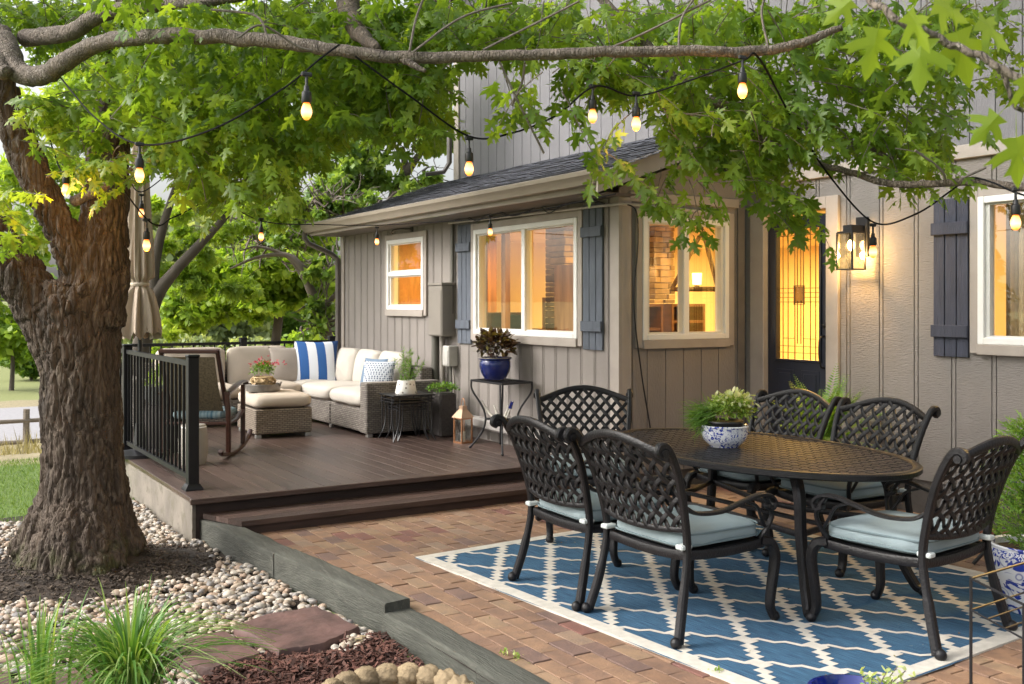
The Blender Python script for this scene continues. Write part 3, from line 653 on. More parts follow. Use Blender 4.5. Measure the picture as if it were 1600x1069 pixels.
m = MB(); m.grid(gut, 9, 12); m.add([(EX-.003, 6.50, 2.545), (EX-.075, 6.50, 2.55), (EX-.09, 6.50, 2.59), (EX-.12, 6.50, 2.655), (EX-.003, 6.5, 2.66)], [(0, 1, 2, 3, 4)]); m.build('gutter', M_gut, hs_, smooth=30, world=True)
M_dsp = mat('downspout_paint', (.10, .085, .075), .5)
m = MB(); m.tube([(EX-.06, 12.98, 2.55), (EX-.06, 12.98, 2.47), (EX+.0, 12.98, 2.40), (XW-.12, 12.97, 2.27), (XW-.055, 12.93, 2.20), (XW-.05, 12.93, 2.0), (XW-.05, 12.93, .2)], .04, 8, side=(0, 1, 0), h=.03); m.build('downspout', M_dsp, hs_, world=True)
m = MB(); m.tube([(XM-.05, 12.47, 6.2), (XM-.05, 12.47, 3.55), (XM-.12, 12.5, 3.42), (XM-.35, 12.6, 3.38)], .04, 8, side=(0, 1, 0), h=.03); m.build('downspout', M_dsp, hs_, world=True)
# main roof eave overhead
m = MB(); m.box((XM-.6, -1.5, 6.0), (XM+7, 12.9, 6.15)); m.build('eave', M_trim, hs_, world=True)

def window(pl, a0, a1, z0, z1, mull=(), meet=None, cas=.065, caslo=True):
    """a/z: outer size of the white frame"""
    m = MB(); c = cas
    pbox(m, pl, a0-c, a0, 0, .028, z0-c, z1+c, .003); pbox(m, pl, a1, a1+c, 0, .028, z0-c, z1+c, .003)
    pbox(m, pl, a0, a1, 0, .026, z1, z1+c, .003); pbox(m, pl, a0, a1, 0, .045, z0-c-.01, z0, .004)
    wn = m.build('window', M_trim, hs_, world=True)
    def sub(nm, mm, mt, **k): o = mm.build(nm, mt, wn, **k); o.location = -Vector(hs_.location); return o
    m = MB(); f = .05
    pbox(m, pl, a0+.001, a0+f, -.1, .036, z0+.001, z1-.001, .004); pbox(m, pl, a1-f, a1-.001, -.1, .036, z0+.001, z1-.001, .004)
    pbox(m, pl, a0+f, a1-f, -.1, .034, z1-f, z1-.001, .004); pbox(m, pl, a0+f, a1-f, -.1, .040, z0+.001, z0+f, .004)
    for q in mull: pbox(m, pl, q-.03, q+.03, -.06, .030, z0+f, z1-f, .003)
    if meet: pbox(m, pl, a0+f, a1-f, -.05, .032, meet-.028, meet+.028, .003)
    sub('frame', m, M_white)
    m = MB(); xs_ = [a0+f]+list(mull)+[a1-f]
    for p, q in zip(xs_, xs_[1:]):      # inner sash lines
        for (b0, b1) in (((z0+f, z1-f),) if not meet else ((z0+f, meet-.028), (meet+.028, z1-f))):
            e = .014; pbox(m, pl, p, p+e+.02, -.03, .012, b0, b1); pbox(m, pl, q-e-.02, q, -.03, .012, b0, b1); pbox(m, pl, p+e+.02, q-e-.02, -.03, .010, b1-e, b1); pbox(m, pl, p+e+.02, q-e-.02, -.03, .010, b0, b0+e)
    sub('sash', m, mat('sash_vinyl', (.62, .61, .58), .4, 0, .02, 4))
    m = MB(); p = [mp(pl, a0+f, -.022, z0+f), mp(pl, a1-f, -.022, z0+f), mp(pl, a1-f, -.022, z1-f), mp(pl, a0+f, -.022, z1-f)]
    m.add(p, [(0, 3, 2, 1) if pl != 'B' else (0, 1, 2, 3)]); sub('pane', m, M_glass, smooth=False); return wn
window('A', 7.42, 9.28, 1.29, 2.37, mull=(8.32,))
window('A', 10.44, 11.42, 1.53, 2.37, meet=1.96)
window('B', 5.53, 6.52, 1.29, 2.35, mull=(6.02,))
window('C', 2.9, 4.50, 1.31, 2.37, mull=(3.7,))
M_shut = mat('shutter_stain', (.105, .12, .15), .8, 0, .15, 4, (5, 5, 1), bump=1, bscale=20, bstretch=(6, 6, .7), wear=.36, wearcol=(.155, .17, .20))
M_shut2 = mat('shutter_navy', (.045, .05, .075), .8, 0, .15, 4, (5, 5, 1), bump=.8, bscale=20, bstretch=(6, 6, .7), wear=.3, wearcol=(.065, .07, .10))
def shutter(pl, a0, a1, z0, z1, mt):
    m = MB(); n = 3; w_ = (a1-a0)/n
    for i in range(n): pbox(m, pl, a0+i*w_+.003, a0+(i+1)*w_-.003, 0.0, .022+.001*i, z0, z1, .003)
    s = m.build('shutter', mt, hs_, world=True)
    for z in (z0+.17*(z1-z0)*.95, z1-.19*(z1-z0)):
        m = MB(); pbox(m, pl, a0-.006, a1+.006, .024, .048, z-.045, z+.045, .003); o = m.build('batten', mt, s); o.location = -Vector(hs_.location)
shutter('A', 7.06, 7.345, 1.20, 2.47, M_shut); shutter('A', 9.355, 9.64, 1.18, 2.44, M_shut); shutter('C', 4.58, 4.87, 1.21, 2.38, M_shut2)
# door
M_navy = mat('door_paint', (.012, .016, .03), .35, 0, .1, 4, spec=.6)
m = MB(); pbox(m, 'C', 6.61, 6.76, 0, .03, .26, 2.50, .004); pbox(m, 'C', 5.76, 5.89, 0, .03, .26, 2.50, .004); pbox(m, 'C', 5.89, 6.61, 0, .028, 2.40, 2.50, .004)
pbox(m, 'C', 6.58, 6.605, -.02, .045, .26, 2.40, .003)
m.build('door_frame', M_trim, hs_, world=True)
m = MB(); D0, D1, DB, DT = 5.895, 6.575, .33, 2.36; G0, G1, GB, GT = 5.985, 6.47, 1.12, 2.25
for (a, b, c, d) in ((D0, G0, DB, DT), (G1, D1, DB, DT), (G0, G1, GT, DT), (G0, G1, DB, GB)): pbox(m, 'C', a, b, -.05, -.01, c, d)
for (a, b) in ((G0-.0, G0+.2), (G1-.2, G1)):   # lower raised panels
    pbox(m, 'C', a, b, -.01, -.004, .47, 1.03, .003); pbox(m, 'C', a+.03, b-.03, -.004, .004, .50, 1.0, .005)
e = .022
for (a, b, c, d) in ((G0-e, G0, GB-e, GT+e), (G1, G1+e, GB-e, GT+e), (G0, G1, GT, GT+e), (G0, G1, GB-e, GB)): pbox(m, 'C', a, b, -.01, .006, c, d, .004)
dr = m.build('door', M_navy, hs_, world=True)
def dsub(nm, mm, mt, **k): o = mm.build(nm, mt, dr, **k); o.location = -Vector(hs_.location); return o
m = MB(); m.add([mp('C', G0, -.03, GB), mp('C', G1, -.03, GB), mp('C', G1, -.03, GT), mp('C', G0, -.03, GT)], [(0, 3, 2, 1)])
dsub('glass', m, glassmat('textured_glass', (.98, .9, .7), 1.5, .12, 1), smooth=False)
m = MB(); gw_ = G1-G0; gh_ = GT-GB
def came(a0, z0, a1, z1, r=.0026):
    pbox(m, 'C', G0+a0*gw_-(r if a0 == a1 else 0), G0+a1*gw_+(r if a0 == a1 else 0), -.029, -.021, GB+z0*gh_-(r if z0 == z1 else 0), GB+z1*gh_+(r if z0 == z1 else 0))
for a in (.12, .24, .40, .60, .76, .88): came(a, 0, a, 1)
for a in (.46, .54): came(a, .12, a, .45); came(a, .56, a, .9)
for z in (.44, .475, .51, .545): came(0, z, .38, z); came(.62, z, 1, z)
came(.38, .42, .62, .42); came(.38, .565, .62, .565); came(.38, .42, .38, .565); came(.62, .42, .62, .565)
came(.40, .86, .60, .86); came(.40, .93, .60, .93); came(0, .05, 1, .05); came(0, .1, 1, .1); came(0, .95, 1, .95); came(.12, .16, .4, .16); came(.6, .16, .88, .16)
dsub('leaded_bars', m, mat('came_metal', (.22, .16, .08), .35, .7))
m = MB(); pbox(m, 'C', G0+.40*gw_, G0+.60*gw_, -.034, -.031, GB+.43*gh_, GB+.56*gh_); pbox(m, 'C', G0+.4*gw_, G0+.6*gw_, -.034, -.031, GB+.86*gh_, GB+.93*gh_)
dsub('amber_tile', m, mat('amber_glass', (.75, .38, .10), .2))
m = MB(); m.tube(curve([mp('C', 5.935, -.005, 1.33), mp('C', 5.935, .045, 1.31), mp('C', 5.935, .055, 1.2), mp('C', 5.935, .04, 1.08), mp('C', 5.935, -.005, 1.06)], 5), .009, 8); m.ball(mp('C', 5.935, .0, 1.42), .022, sc=(.5, 1, 1)); dsub('handle', m, M_black)
# porch stoop, hidden mostly
# ---- interior shells (real rooms, lit)
M_in = mat('cream_plaster', (.80, .75, .58), .8, 0, .05, 1.5)
M_inw = mat('orange_wood', (.36, .18, .075), .5, 0, .3, 2, (6, 6, 1), bump=.1)
M_floor = mat('interior_floor', (.25, .13, .06), .4, 0, .2, 3, (1, 8, 1))
m = MB(); f = .36; c = 2.54
m.box((5.46, 7.0, f-.05), (12.6, 12.85, f)); m.box((6.9, -1.1, f-.05), (12.6, 7.0, f-.004)); m.build('interior_floor', M_floor, hs_, world=True)
m = MB(); m.box((5.46, 7.0, 2.50), (12.6, 12.85, 2.56)); m.box((6.9, -1.1, 2.62), (12.6, 7.0, 2.68)); m.build('interior_ceiling', M_in, hs_, world=True)
m = MB(); m.box((5.46, 12.7, f), (12.6, 12.8, 2.5)); m.box((12.4, -1.1, f), (12.5, 12.7, 2.6)); m.box((8.6, 5.4, f), (8.7, 7.4, 2.55)); m.box((6.9, 5.30, f), (8.7, 5.39, 2.6)); m.build('interior_wall', M_in, hs_, world=True)
m = MB(); m.box((9.3, 1.0, f), (9.36, 5.25, 2.6)); m.box((6.9, 11.7, f), (7.0, 12.7, 2.5)); m.box((5.48, 12.2, f), (6.9, 12.3, 2.5)); m.build('interior_wood_wall', M_inw, hs_, world=True)
def area(loc, rot, sz, e, col=(1, .60, .17)):
    l = bpy.data.lights.new('ceiling_lamp_light', 'AREA'); l.energy = e; l.color = col; l.size = sz; o = bpy.data.objects.new('ceiling_lamp_light', l); COL.objects.link(o); o.location = loc; o.rotation_euler = rot; return o
ROOMS = [((9.3, 8.3, 2.44), 150), ((10.6, 10.6, 2.44), 120), ((6.2, 11.2, 2.44), 40), ((7.6, 6.3, 2.5), 34), ((8.0, 3.4, 2.55), 75), ((6.3, 7.9, 2.44), 22)]
for L_, e in ROOMS: area(L_, (0, 0, 0), .5, e*1.3)
M_can = emis('can_light', (1, .8, .5), 6)
for i, (x, y) in enumerate(((7.4, 9.9), (9.2, 11.8), (6.5, 9.0))):
    m = MB(); m.lathe([(.0, 0), (.07, 0), (.085, -.006), (.07, -.008), (.0, -.006)], (x, y, 2.498), 20); tag(m.build('recessed_light', M_can), ['recessed ceiling light in the room, behind the large left window', 'recessed ceiling light deep in the room, seen through the gable window', 'recessed ceiling light near the large window pane'][i], 'ceiling light', 'recessed ceiling lights indoors')

# ================================================================ DINING SET
M_cush = mat('cushion_fabric', (.235, .295, .315), .9, 0, .10, 5, bump=.35, bscale=320, wear=.25, wearcol=(.29, .35, .365))
M_pipe = mat('cushion_piping', (.13, .175, .19), .9, 0, .05, 8)
M_tie = mat('cushion_tie', (.52, .56, .55), .9)
ST = curve([(.335, -.365, .02), (.310, -.315, .2), (.298, -.275, .42), (.308, -.30, .6), (.328, -.355, .78), (.341, -.415, .90), (.345, -.455, .945), (.345, -.492, .942), (.345, -.50, .915), (.345, -.478, .902)], 6)
SA = np.array(ST)
def stile(z):   # x,y of stile at height z (below scroll)
    q = SA[(SA[:, 2] <= .93) & (np.arange(len(SA)) < 42)]; return np.interp(z, q[:, 2], q[:, 0]), np.interp(z, q[:, 2], q[:, 1])
def backpt(u, z, off=0):   # u in -1..1
    sx, sy = stile(min(z, .92)); return (u*sx, sy-.045*(1-u*u)+off-(max(0, z-.92))*.4, z)
def crest(u): return .885+.085*math.cos(u*math.pi/2)**1.2
def make_chair():
    t = thing('dining_chair', 'x', 'chair')
    # backrest
    m = MB()
    m.tube([backpt(u, crest(u)) for u in np.linspace(-.97, .97, 25)], .021, 8, side=(0, 0, 1), h=.015)
    m.tube([backpt(u, .535-.02*(1-u*u)) for u in np.linspace(-.97, .97, 17)], .014, 8, side=(0, 0, 1), h=.011)
    sp = .072
    for sgn in (1, -1):
        for k in range(-14, 15):
            seg = []; runs = []
            for i in range(90):
                z = .50+i*.0055; u = (k*sp+sgn*(z-.7)*.82)/.30
                ok = abs(u) < .97 and .53-.02*(1-u*u) < z < crest(max(-1, min(1, u)))
                if ok:
                    wv = .0072*math.cos(math.pi*2*(z-.7)*.82/sp)*sgn
                    seg.append(backpt(u, z, wv))
                elif seg: runs.append(seg); seg = []
            if seg: runs.append(seg)
            for r in runs:
                if len(r) > 3: m.tube(r[::3]+([r[-1]] if (len(r)-1) % 3 else []), .0125, 8, side=(1, 0, .8*sgn*-1), h=.0052)
    m.build('backrest', M_bronze, t)
    for sx in (-1, 1):
        m = MB(); m.tube([(sx*x, y, z) for x, y, z in ST], [.022]*8+[.018]*(len(ST)-8), 8, side=(1, 0, 0), h=.022)
        m.tube([(sx*(.345+.025), -.474, .915), (sx*(.345-.025), -.474, .915)], .018, 12)
        m.ball((sx*.335, -.38, .028), .029, sc=(.95, 1, 1)); m.build('rear_leg', M_bronze, t)
        m = MB(); fl = curve([(.275, .24, .415), (.292, .292, .40), (.302, .318, .33), (.296, .305, .2), (.288, .298, .09), (.290, .318, .03)], 6)
        m.tube([(sx*x, y, z) for x, y, z in fl], [.031-.009*i/len(fl) for i in range(len(fl))], 8, side=(1, 0, 0), h=.026); m.ball((sx*.29, .328, .027), .028); m.build('front_leg', M_bronze, t)
        m = MB(); ar = curve([(.290, -.295, .645), (.300, -.22, .605), (.318, -.08, .60), (.326, .06, .632), (.328, .17, .655), (.328, .25, .645), (.328, .285, .61), (.328, .268, .580), (.328, .24, .588), (.328, .238, .605)], 6)
        m.tube([(sx*x, y, z) for x, y, z in ar], .021, 8, side=(1, 0, 0), h=.010)
        m.tube([(sx*x, y, z) for x, y, z in curve([(.328, .215, .645), (.322, .275, .56), (.305, .265, .49), (.282, .235, .43), (.275, .245, .40)], 6)], .013, 8, side=(1, 0, 0), h=.009)
        m.tube([(sx*x, y, z) for x, y, z in curve([(.326, .09, .632), (.318, .17, .60), (.31, .21, .54), (.30, .245, .49)], 6)], .009, 8, side=(1, 0, 0), h=.007)
        m.build('armrest', M_bronze, t)
    m = MB(); ol = []
    for (a, b) in (((-.27, -.27), (.27, -.27)), ((.27, -.27), (.285, .25)), ((.285, .25), (-.285, .25)), ((-.285, .25), (-.27, -.27))):
        for k in range(10): f = k/10; ol.append((a[0]+(b[0]-a[0])*f, a[1]+(b[1]-a[1])*f+(.035*math.sin(math.pi*f) if a[1] > .2 and b[1] > .2 else 0)))
    ol.append(ol[0])
    m.tube([(x, y, .405-.014*math.sin(math.pi*((i % 10)/10))) for i, (x, y) in enumerate(ol)], .023, 8, side=(0, 0, 1), h=.012, cap=False)
    m.poly([(x*.985, y*.985, .418) for x, y in ol[:-1]], .006); m.build('seat_frame', M_bronze, t)
    m = MB(); m.cushion((0, -.005, .470), .56, .55, .098, .30, 44, 18, puff=.30); cu = m.build('cushion', M_cush, t, smooth=True)
    m = MB()
    for z, s in ((.497, .995), (.446, .995)):
        pt = []
        for j in range(49): th = 2*math.pi*j/48; pt.append((.2815*s*math.copysign(abs(math.cos(th))**.30, math.cos(th)), -.005+.2765*s*math.copysign(abs(math.sin(th))**.30, math.sin(th)), z))
        m.tube(pt, .0055, 6, cap=False)
    m.build('piping', M_pipe, cu)
    for sx in (-1, 1):
        m = MB(); m.box((sx*.255, -.315, .438), (sx*.305, -.245, .462), .006); m.build('tie', M_tie, cu)
    return t
c0 = make_chair()
CH = [((3.50, 3.97), -88, 'bronze lattice chair nearest the camera at the near long side of the table'),
      ((3.47, 4.66), -92, 'bronze lattice chair at the near long side of the table, nearest the deck step'),
      ((4.32, 3.30), 7, 'bronze lattice armchair at the right end of the table by the porcelain planter'),
      ((4.22, 5.80), 149, 'bronze lattice chair at the far table end, turned to the camera before the house corner'),
      ((5.09, 4.36), 90, 'bronze lattice chair against the house side of the table, below the wall lantern'),
      ((5.09, 5.11), 91, 'bronze lattice chair on the house side of the table, in front of the navy door')]
for i, (p, r, lab) in enumerate(CH):
    o = c0 if i == 0 else copy_tree(c0); o.location = (*p, .004); o.rotation_euler = (0, 0, R(r)); tag(o, lab, 'chair', 'cast metal dining chairs round the table')
# table
TC = (4.42, 4.44)
t = thing('dining_table', 'oval dark metal dining table with woven lattice top, on the blue rug', 'table', (*TC, .004))
AX, AY = .635, 1.075
m = MB(); el = [(AX*math.cos(a), AY*math.sin(a)) for a in np.linspace(0, 2*math.pi, 73)]
m.tube([(x*.975, y*.985, .722) for x, y in el], .019, 8, side=(0, 0, 1), h=.026, cap=False)
m.tube([(x*.90, y*.94, .705) for x, y in el], .012, 6, side=(0, 0, 1), h=.008, cap=False)
m.build('table_rim', M_bronze, t)
m = MB(); sp = .033
for sgn in (1, -1):
    for k in range(-55, 56):
        runs = []; seg = []
        for i in range(150):
            s_ = -1.5+i*.02; x = (s_+k*sp*1.4142)*.7071; y = (s_-k*sp*1.4142)*.7071*sgn
            if (x/(AX*.965))**2+(y/(AY*.98))**2 < 1: seg.append((x, y, .728+.0028*math.cos(math.pi*(s_/(sp*1.4142)+k))*sgn))
            elif seg: runs.append(seg); seg = []
        for r in runs:
            if len(r) > 2: m.tube([r[0]]+r[1:-1:1]+[r[-1]], .0035, 4, side=(0, 0, 1), h=.0165)
m.build('table_top', mat('table_metal', (.016, .017, .023), .55, 0, .3, 10, bump=.3, bscale=80, wear=.30, wearcol=(.036, .034, .040), spec=.28), t, smooth=30)
for sx in (-1, 1):
    for sy in (-1, 1):
        m = MB(); c_ = curve([(.30, .62, .71), (.35, .70, .60), (.36, .72, .40), (.38, .76, .2), (.42, .82, .06), (.44, .85, .03)], 6)
        m.tube([(sx*x, sy*y, z) for x, y, z in c_], [.032-.007*i/len(c_) for i in range(len(c_))], 8, side=(1, 0, 0), h=.028); m.ball((sx*.44, sy*.86, .026), .028); m.build('leg', M_bronze, t)
m = MB()
for sy in (-1, 1): m.tube(curve([(-.35, sy*.71, .40), (0, sy*.60, .38), (.35, sy*.71, .40)], 8), .016, 8, side=(0, 0, 1), h=.012)
for sx in (-1, 1): m.tube(curve([(sx*.36, -.71, .40), (sx*.22, 0, .38), (sx*.36, .71, .40)], 8), .016, 8, side=(0, 0, 1), h=.012)
m.tube([(0, -.6, .382), (0, .6, .382)], .014, 8); m.build('stretcher', M_bronze, t)

# rug
RX0, RX1, RY0, RY1 = 2.88, 5.42, 2.80, 5.83
t = thing('rug', 'blue woven outdoor rug with a cream trellis pattern and cream border under the dining set', 'rug', (4.243, 4.367, 0), R(4))
def rugmat(n_, c, c2): return mat(n_, c, .95, 0, .2, 1, (330, 8, 1), bump=.6, bscale=12, bstretch=(400, 60, 1), col2=c2, det=2)
m = MB(); hw, hh_ = (RX1-RX0)/2, (RY1-RY0)/2
def rf_(i, j):
    x, y = -hw+2*hw*i, -hh_+2*hh_*j; e = .0
    if j < .02: y += .012*math.sin(i*14)
    if i < .02: x += .01*math.sin(j*17)
    return (x, y, .0085+.0015*math.sin(x*9)*math.sin(y*7))
m.grid(rf_, 60, 70); m.build('field', rugmat('rug_blue', (.008, .040, .095), (.06, .17, .29)), t, smooth=True)
M_cream = mat('rug_cream', (.55, .52, .46), .95, 0, .12, 20, bump=.5, bscale=200)
m = MB(); bw = .085; zz = .0115
def q4(x0, y0, x1, y1, x2, y2, x3, y3, z=zz): m.add([(x0, y0, z), (x1, y1, z), (x2, y2, z), (x3, y3, z)], [(0, 1, 2, 3)])
def strip(a, b, inner, outer, n=30):
    for i in range(n):
        u, v = i/n, (i+1)/n; p0 = [a[k]+(b[k]-a[k])*u for k in (0, 1)]; p1 = [a[k]+(b[k]-a[k])*v for k in (0, 1)]
        m.add([(p0[0], p0[1], zz), (p1[0], p1[1], zz), (p1[0]+inner[0], p1[1]+inner[1], zz), (p0[0]+inner[0], p0[1]+inner[1], zz)], [(0, 1, 2, 3)])
strip((-hw, -hh_), (hw, -hh_), (0, bw), 0); strip((hw, -hh_+bw), (hw, hh_-bw), (-bw, 0), 0); strip((hw, hh_), (-hw, hh_), (0, -bw), 0); strip((-hw, hh_-bw), (-hw, -hh_+bw), (bw, 0), 0)
for sgn in (-1, 1): m.add([(sgn*hw, -hh_, zz), (sgn*hw, hh_, zz), (sgn*hw, hh_, 0), (sgn*hw, -hh_, 0)], [(0, 1, 2, 3)]); m.add([(-hw, sgn*hh_, zz), (hw, sgn*hh_, zz), (hw, sgn*hh_, 0), (-hw, sgn*hh_, 0)], [(0, 1, 2, 3)])
m.build('border', M_cream, t, smooth=False)
m = MB(); zz = .0112
def clipq(P):      # clip convex polygon to inner rectangle
    for ax, lim, sg in ((0, -hw+bw, 1), (0, hw-bw, -1), (1, -hh_+bw, 1), (1, hh_-bw, -1)):
        Q = []
        for i in range(len(P)):
            a, b = P[i], P[(i+1) % len(P)]; da, db = sg*(a[ax]-lim), sg*(b[ax]-lim)
            if da >= 0: Q.append(a)
            if (da >= 0) != (db >= 0): f = da/(da-db); Q.append((a[0]+(b[0]-a[0])*f, a[1]+(b[1]-a[1])*f))
        P = Q
        if len(P) < 3: return
    m.add([(x, y, zz) for x, y in P], [tuple(range(len(P)))])
A_, B_ = (.197, -.251), (-.197, -.251)
zz0 = zz
for j in range(-12, 13):
    for i in range(-12, 13):
        nx, ny = i*A_[0]+j*B_[0]-.809, i*A_[1]+j*B_[1]-.772
        if abs(nx) > hw+.5 or abs(ny) > hh_+.5: continue
        for f, w2, h2, dz in ((0, .038, .052, 0), (.3, .026, .035, .0002), (.5, .025, .033, .0004), (.7, .026, .035, .0002)):
            cx, cy_ = nx+B_[0]*f, ny+B_[1]*f; zz = zz0+dz
            clipq([(cx-w2, cy_-h2), (cx+w2, cy_-h2), (cx+w2, cy_+h2), (cx-w2, cy_+h2)])
        zz = zz0-.0003; P_ = [(0, 0), (.060, -.025), (.082, -.105), (.130, -.130), (.152, -.210), (.197, -.251)]; th = .0140; n_ = []
        for k, p in enumerate(P_):
            p0 = P_[max(k-1, 0)]; p1 = P_[min(k+1, len(P_)-1)]; dx_, dy_ = p1[0]-p0[0], p1[1]-p0[1]; L_ = math.hypot(dx_, dy_); n_.append((-dy_/L_*th, dx_/L_*th))
        for k in range(len(P_)-1):
            (a, b), (c, d) = P_[k], P_[k+1]; (e1, e2), (g1, g2) = n_[k], n_[k+1]
            clipq([(nx+a-e1, ny+b-e2), (nx+c-g1, ny+d-g2), (nx+c+g1, ny+d+g2), (nx+a+e1, ny+b+e2)])
m.build('trellis_pattern', M_cream, t, smooth=False)

# ================================================================ plant helpers
M_g1 = leafmat('plant_green', (.05, .13, .015), (.10, .22, .03), (.19, .32, .05), .3)
M_lime = leafmat('plant_lime', (.12, .22, .03), (.25, .38, .07), (.50, .58, .25), .35)
M_dkg = leafmat('plant_dark', (.02, .05, .012), (.04, .09, .02), (.09, .15, .03), .2)
M_col = leafmat('coleus_leaf', (.02, .012, .01), (.05, .025, .018), (.16, .14, .04), .2)
M_soilp = M_soil
def bushy(name, c, rx, rz, n, size, tpl, mt, parent, up=.3, tone=None, lo=-.2):
    d = nrm(rng.normal(0, 1, (n, 3))); d[:, 2] = np.where(d[:, 2] < lo, -d[:, 2], d[:, 2]); rr = rng.uniform(.35, 1, n)**.6*(1+.12*np.sin(7*np.arctan2(d[:, 1], d[:, 0])))
    P = np.array(c)+d*rr[:, None]*(rx, rx, rz); T = d*.9+rng.normal(0, .5, (n, 3))+(0, 0, -.1)
    return leaves(name, P, T, np.array((0, 0, 1))+d*up+rng.normal(0, .4, (n, 3)), rng.uniform(*size, n), tpl, mt, tone, tuple(parent.location), parent)
def pot_lathe(t, name, prof, mt, c=(0, 0, 0), n=40, **k):
    m = MB(); m.lathe(prof, c, n, **k); return m.build(name, mt, t, smooth=50)
def soil_disc(t, r, z, c=(0, 0)):
    m = MB(); m.grid(lambda i, j: (c[0]+r*j*math.cos(2*math.pi*i), c[1]+r*j*math.sin(2*math.pi*i), z+.008*noise.noise(Vector((i*20, j*9, z*50)))), 24, 6, closeu=True); return m.build('soil', M_soil, t)
def porcelain(name, scale, dense):
    m = mat(name, (.72, .74, .78), .12, 0, .02, 3, coat=.5); N, L, b = nodes(m)
    tc = N.new('ShaderNodeTexCoord'); a = N.new('ShaderNodeTexNoise'); a.inputs['Scale'].default_value = scale*.5; a.inputs['Detail'].default_value = 1; L.new(tc.outputs['Object'], a.inputs['Vector'])
    mxv = N.new('ShaderNodeMixRGB'); mxv.inputs[0].default_value = .12; L.new(tc.outputs['Object'], mxv.inputs[1]); L.new(a.outputs['Color'], mxv.inputs[2])
    v = N.new('ShaderNodeTexVoronoi'); v.inputs['Scale'].default_value = scale; L.new(mxv.outputs[0], v.inputs['Vector'])
    n2 = N.new('ShaderNodeTexNoise'); n2.inputs['Scale'].default_value = scale*1.1; n2.inputs['Detail'].default_value = 2.5; n2.inputs['Distortion'].default_value = 1.6; L.new(tc.outputs['Object'], n2.inputs['Vector'])
    r1 = N.new('ShaderNodeValToRGB'); e = r1.color_ramp.elements; e[0].position = .20; e[0].color = (1, 1, 1, 1); e[1].position = .24; e[1].color = (0, 0, 0, 1)
    k = e.new(.33); k.color = (0, 0, 0, 1); k = e.new(.35); k.color = (.8, .8, .8, 1); k = e.new(.39); k.color = (0, 0, 0, 1)
    L.new(v.outputs['Distance'], r1.inputs[0])
    r2 = N.new('ShaderNodeValToRGB'); e = r2.color_ramp.elements; e[0].position = dense; e[0].color = (0, 0, 0, 1); e[1].position = dense+.03; e[1].color = (1, 1, 1, 1); L.new(n2.outputs['Fac'], r2.inputs[0])
    ad = N.new('ShaderNodeMath'); ad.operation = 'MAXIMUM'; L.new(r1.outputs[0], ad.inputs[0]); L.new(r2.outputs[0], ad.inputs[1])
    mx = N.new('ShaderNodeMixRGB'); L.new(ad.outputs[0], mx.inputs[0]); mx.inputs[1].default_value = (.70, .72, .76, 1); mx.inputs[2].default_value = (.025, .05, .32, 1); L.new(mx.outputs[0], b.inputs['Base Color']); return m

# bowl on the table
t = thing('planter_bowl', 'blue and white porcelain bowl of lime green foliage on the dining table', 'potted plant', (4.36, 4.60, .737))
k = 1.0; pot_lathe(t, 'bowl', [(.0, .006), (.085, .0), (.09, .008), (.10, .015), (.128, .045), (.142, .085), (.140, .118), (.145, .125), (.140, .132), (.132, .128), (.128, .10), (.0, .09)], porcelain('floral_porcelain', 34, .56))
m = MB(); m.lathe([(.0, .10), (.10, .10), (.112, .148), (.118, .150), (.115, .158), (.10, .150), (0, .148)], n=32); m.build('inner_pot', M_black, t)
c = Vector(t.location)
bushy('foliage', c+Vector((.03, -.0, .20)), .145, .105, 1500, (.018, .034), OVAL, M_lime, t, tone=np.clip(rng.normal(.35, .25, 1500), 0, 1))
n = 420; d = rng.normal(0, 1, (n, 3)); P = np.array(c)+np.array((-.09, .06, .19))+rng.normal(0, .035, (n, 3)); T = np.array((-.7, .45, -.35))+rng.normal(0, .45, (n, 3))
leaves('trailing_foliage', P, T, rng.normal(0, 1, (n, 3)), rng.uniform(.06, .15, n), (np.array([(-.02, 0, 0), (.02, 0, 0), (.02, .5, .12), (-.02, .5, .12), (0, 1, -.1)]), np.array([(0, 1, 2), (0, 2, 3), (3, 2, 4)])), M_g1, None, tuple(c), t)
bushy('variegated_tips', c+Vector((.05, -.02, .27)), .12, .06, 170, (.03, .045), OVAL, leafmat('variegated_leaf', (.4, .5, .2), (.6, .66, .4), (.7, .72, .5), .3), t)

# right foreground: porcelain planter with a thuja
pc = G(1612, 957)
t = thing('porcelain_planter', 'large blue and white porcelain planter with a feathery evergreen at the right edge', 'potted plant', (pc.x, pc.y, 0))
pot_lathe(t, 'pot', [(.0, .006), (.10, 0), (.112, .01), (.13, .06), (.175, .17), (.20, .26), (.205, .32), (.20, .345), (.205, .352), (.20, .36), (.183, .355), (.18, .32), (0, .31)], porcelain('chinoiserie_porcelain', 9, .55), n=48)
m = MB(); m.lathe([(.2065, .30), (.2065, .34)], n=48); m.build('rim_band', porcelain('band_porcelain', 45, .50), t)
soil_disc(t, .178, .325); c = Vector(t.location); m = MB(); m.tube([(0, 0, .3), (.01, 0, .6), (0, .01, .95)], [.012, .009, .004], 6); m.build('stem', M_twig, t)
acc = []
for i in range(420):
    z = rng.uniform(.36, .98); a = rng.uniform(0, 6.28); rr = .21*(1.02-z)**.55*rng.uniform(.5, 1.05)+.02
    p = c+Vector((math.cos(a)*rr*.4, math.sin(a)*rr*.4, z-.03)); d = np.array((math.cos(a), math.sin(a), .55+rng.normal(0, .2))); L_ = rr*1.0+.05
    for q in range(14):
        pp = np.array(p)+d*L_*q/14; t_ = d+rng.normal(0, .55, 3); acc.append((pp, t_, rng.normal(0, 1, 3), rng.uniform(.02, .038), min(1, max(0, .35+q*.035+rng.normal(0, .15)))))
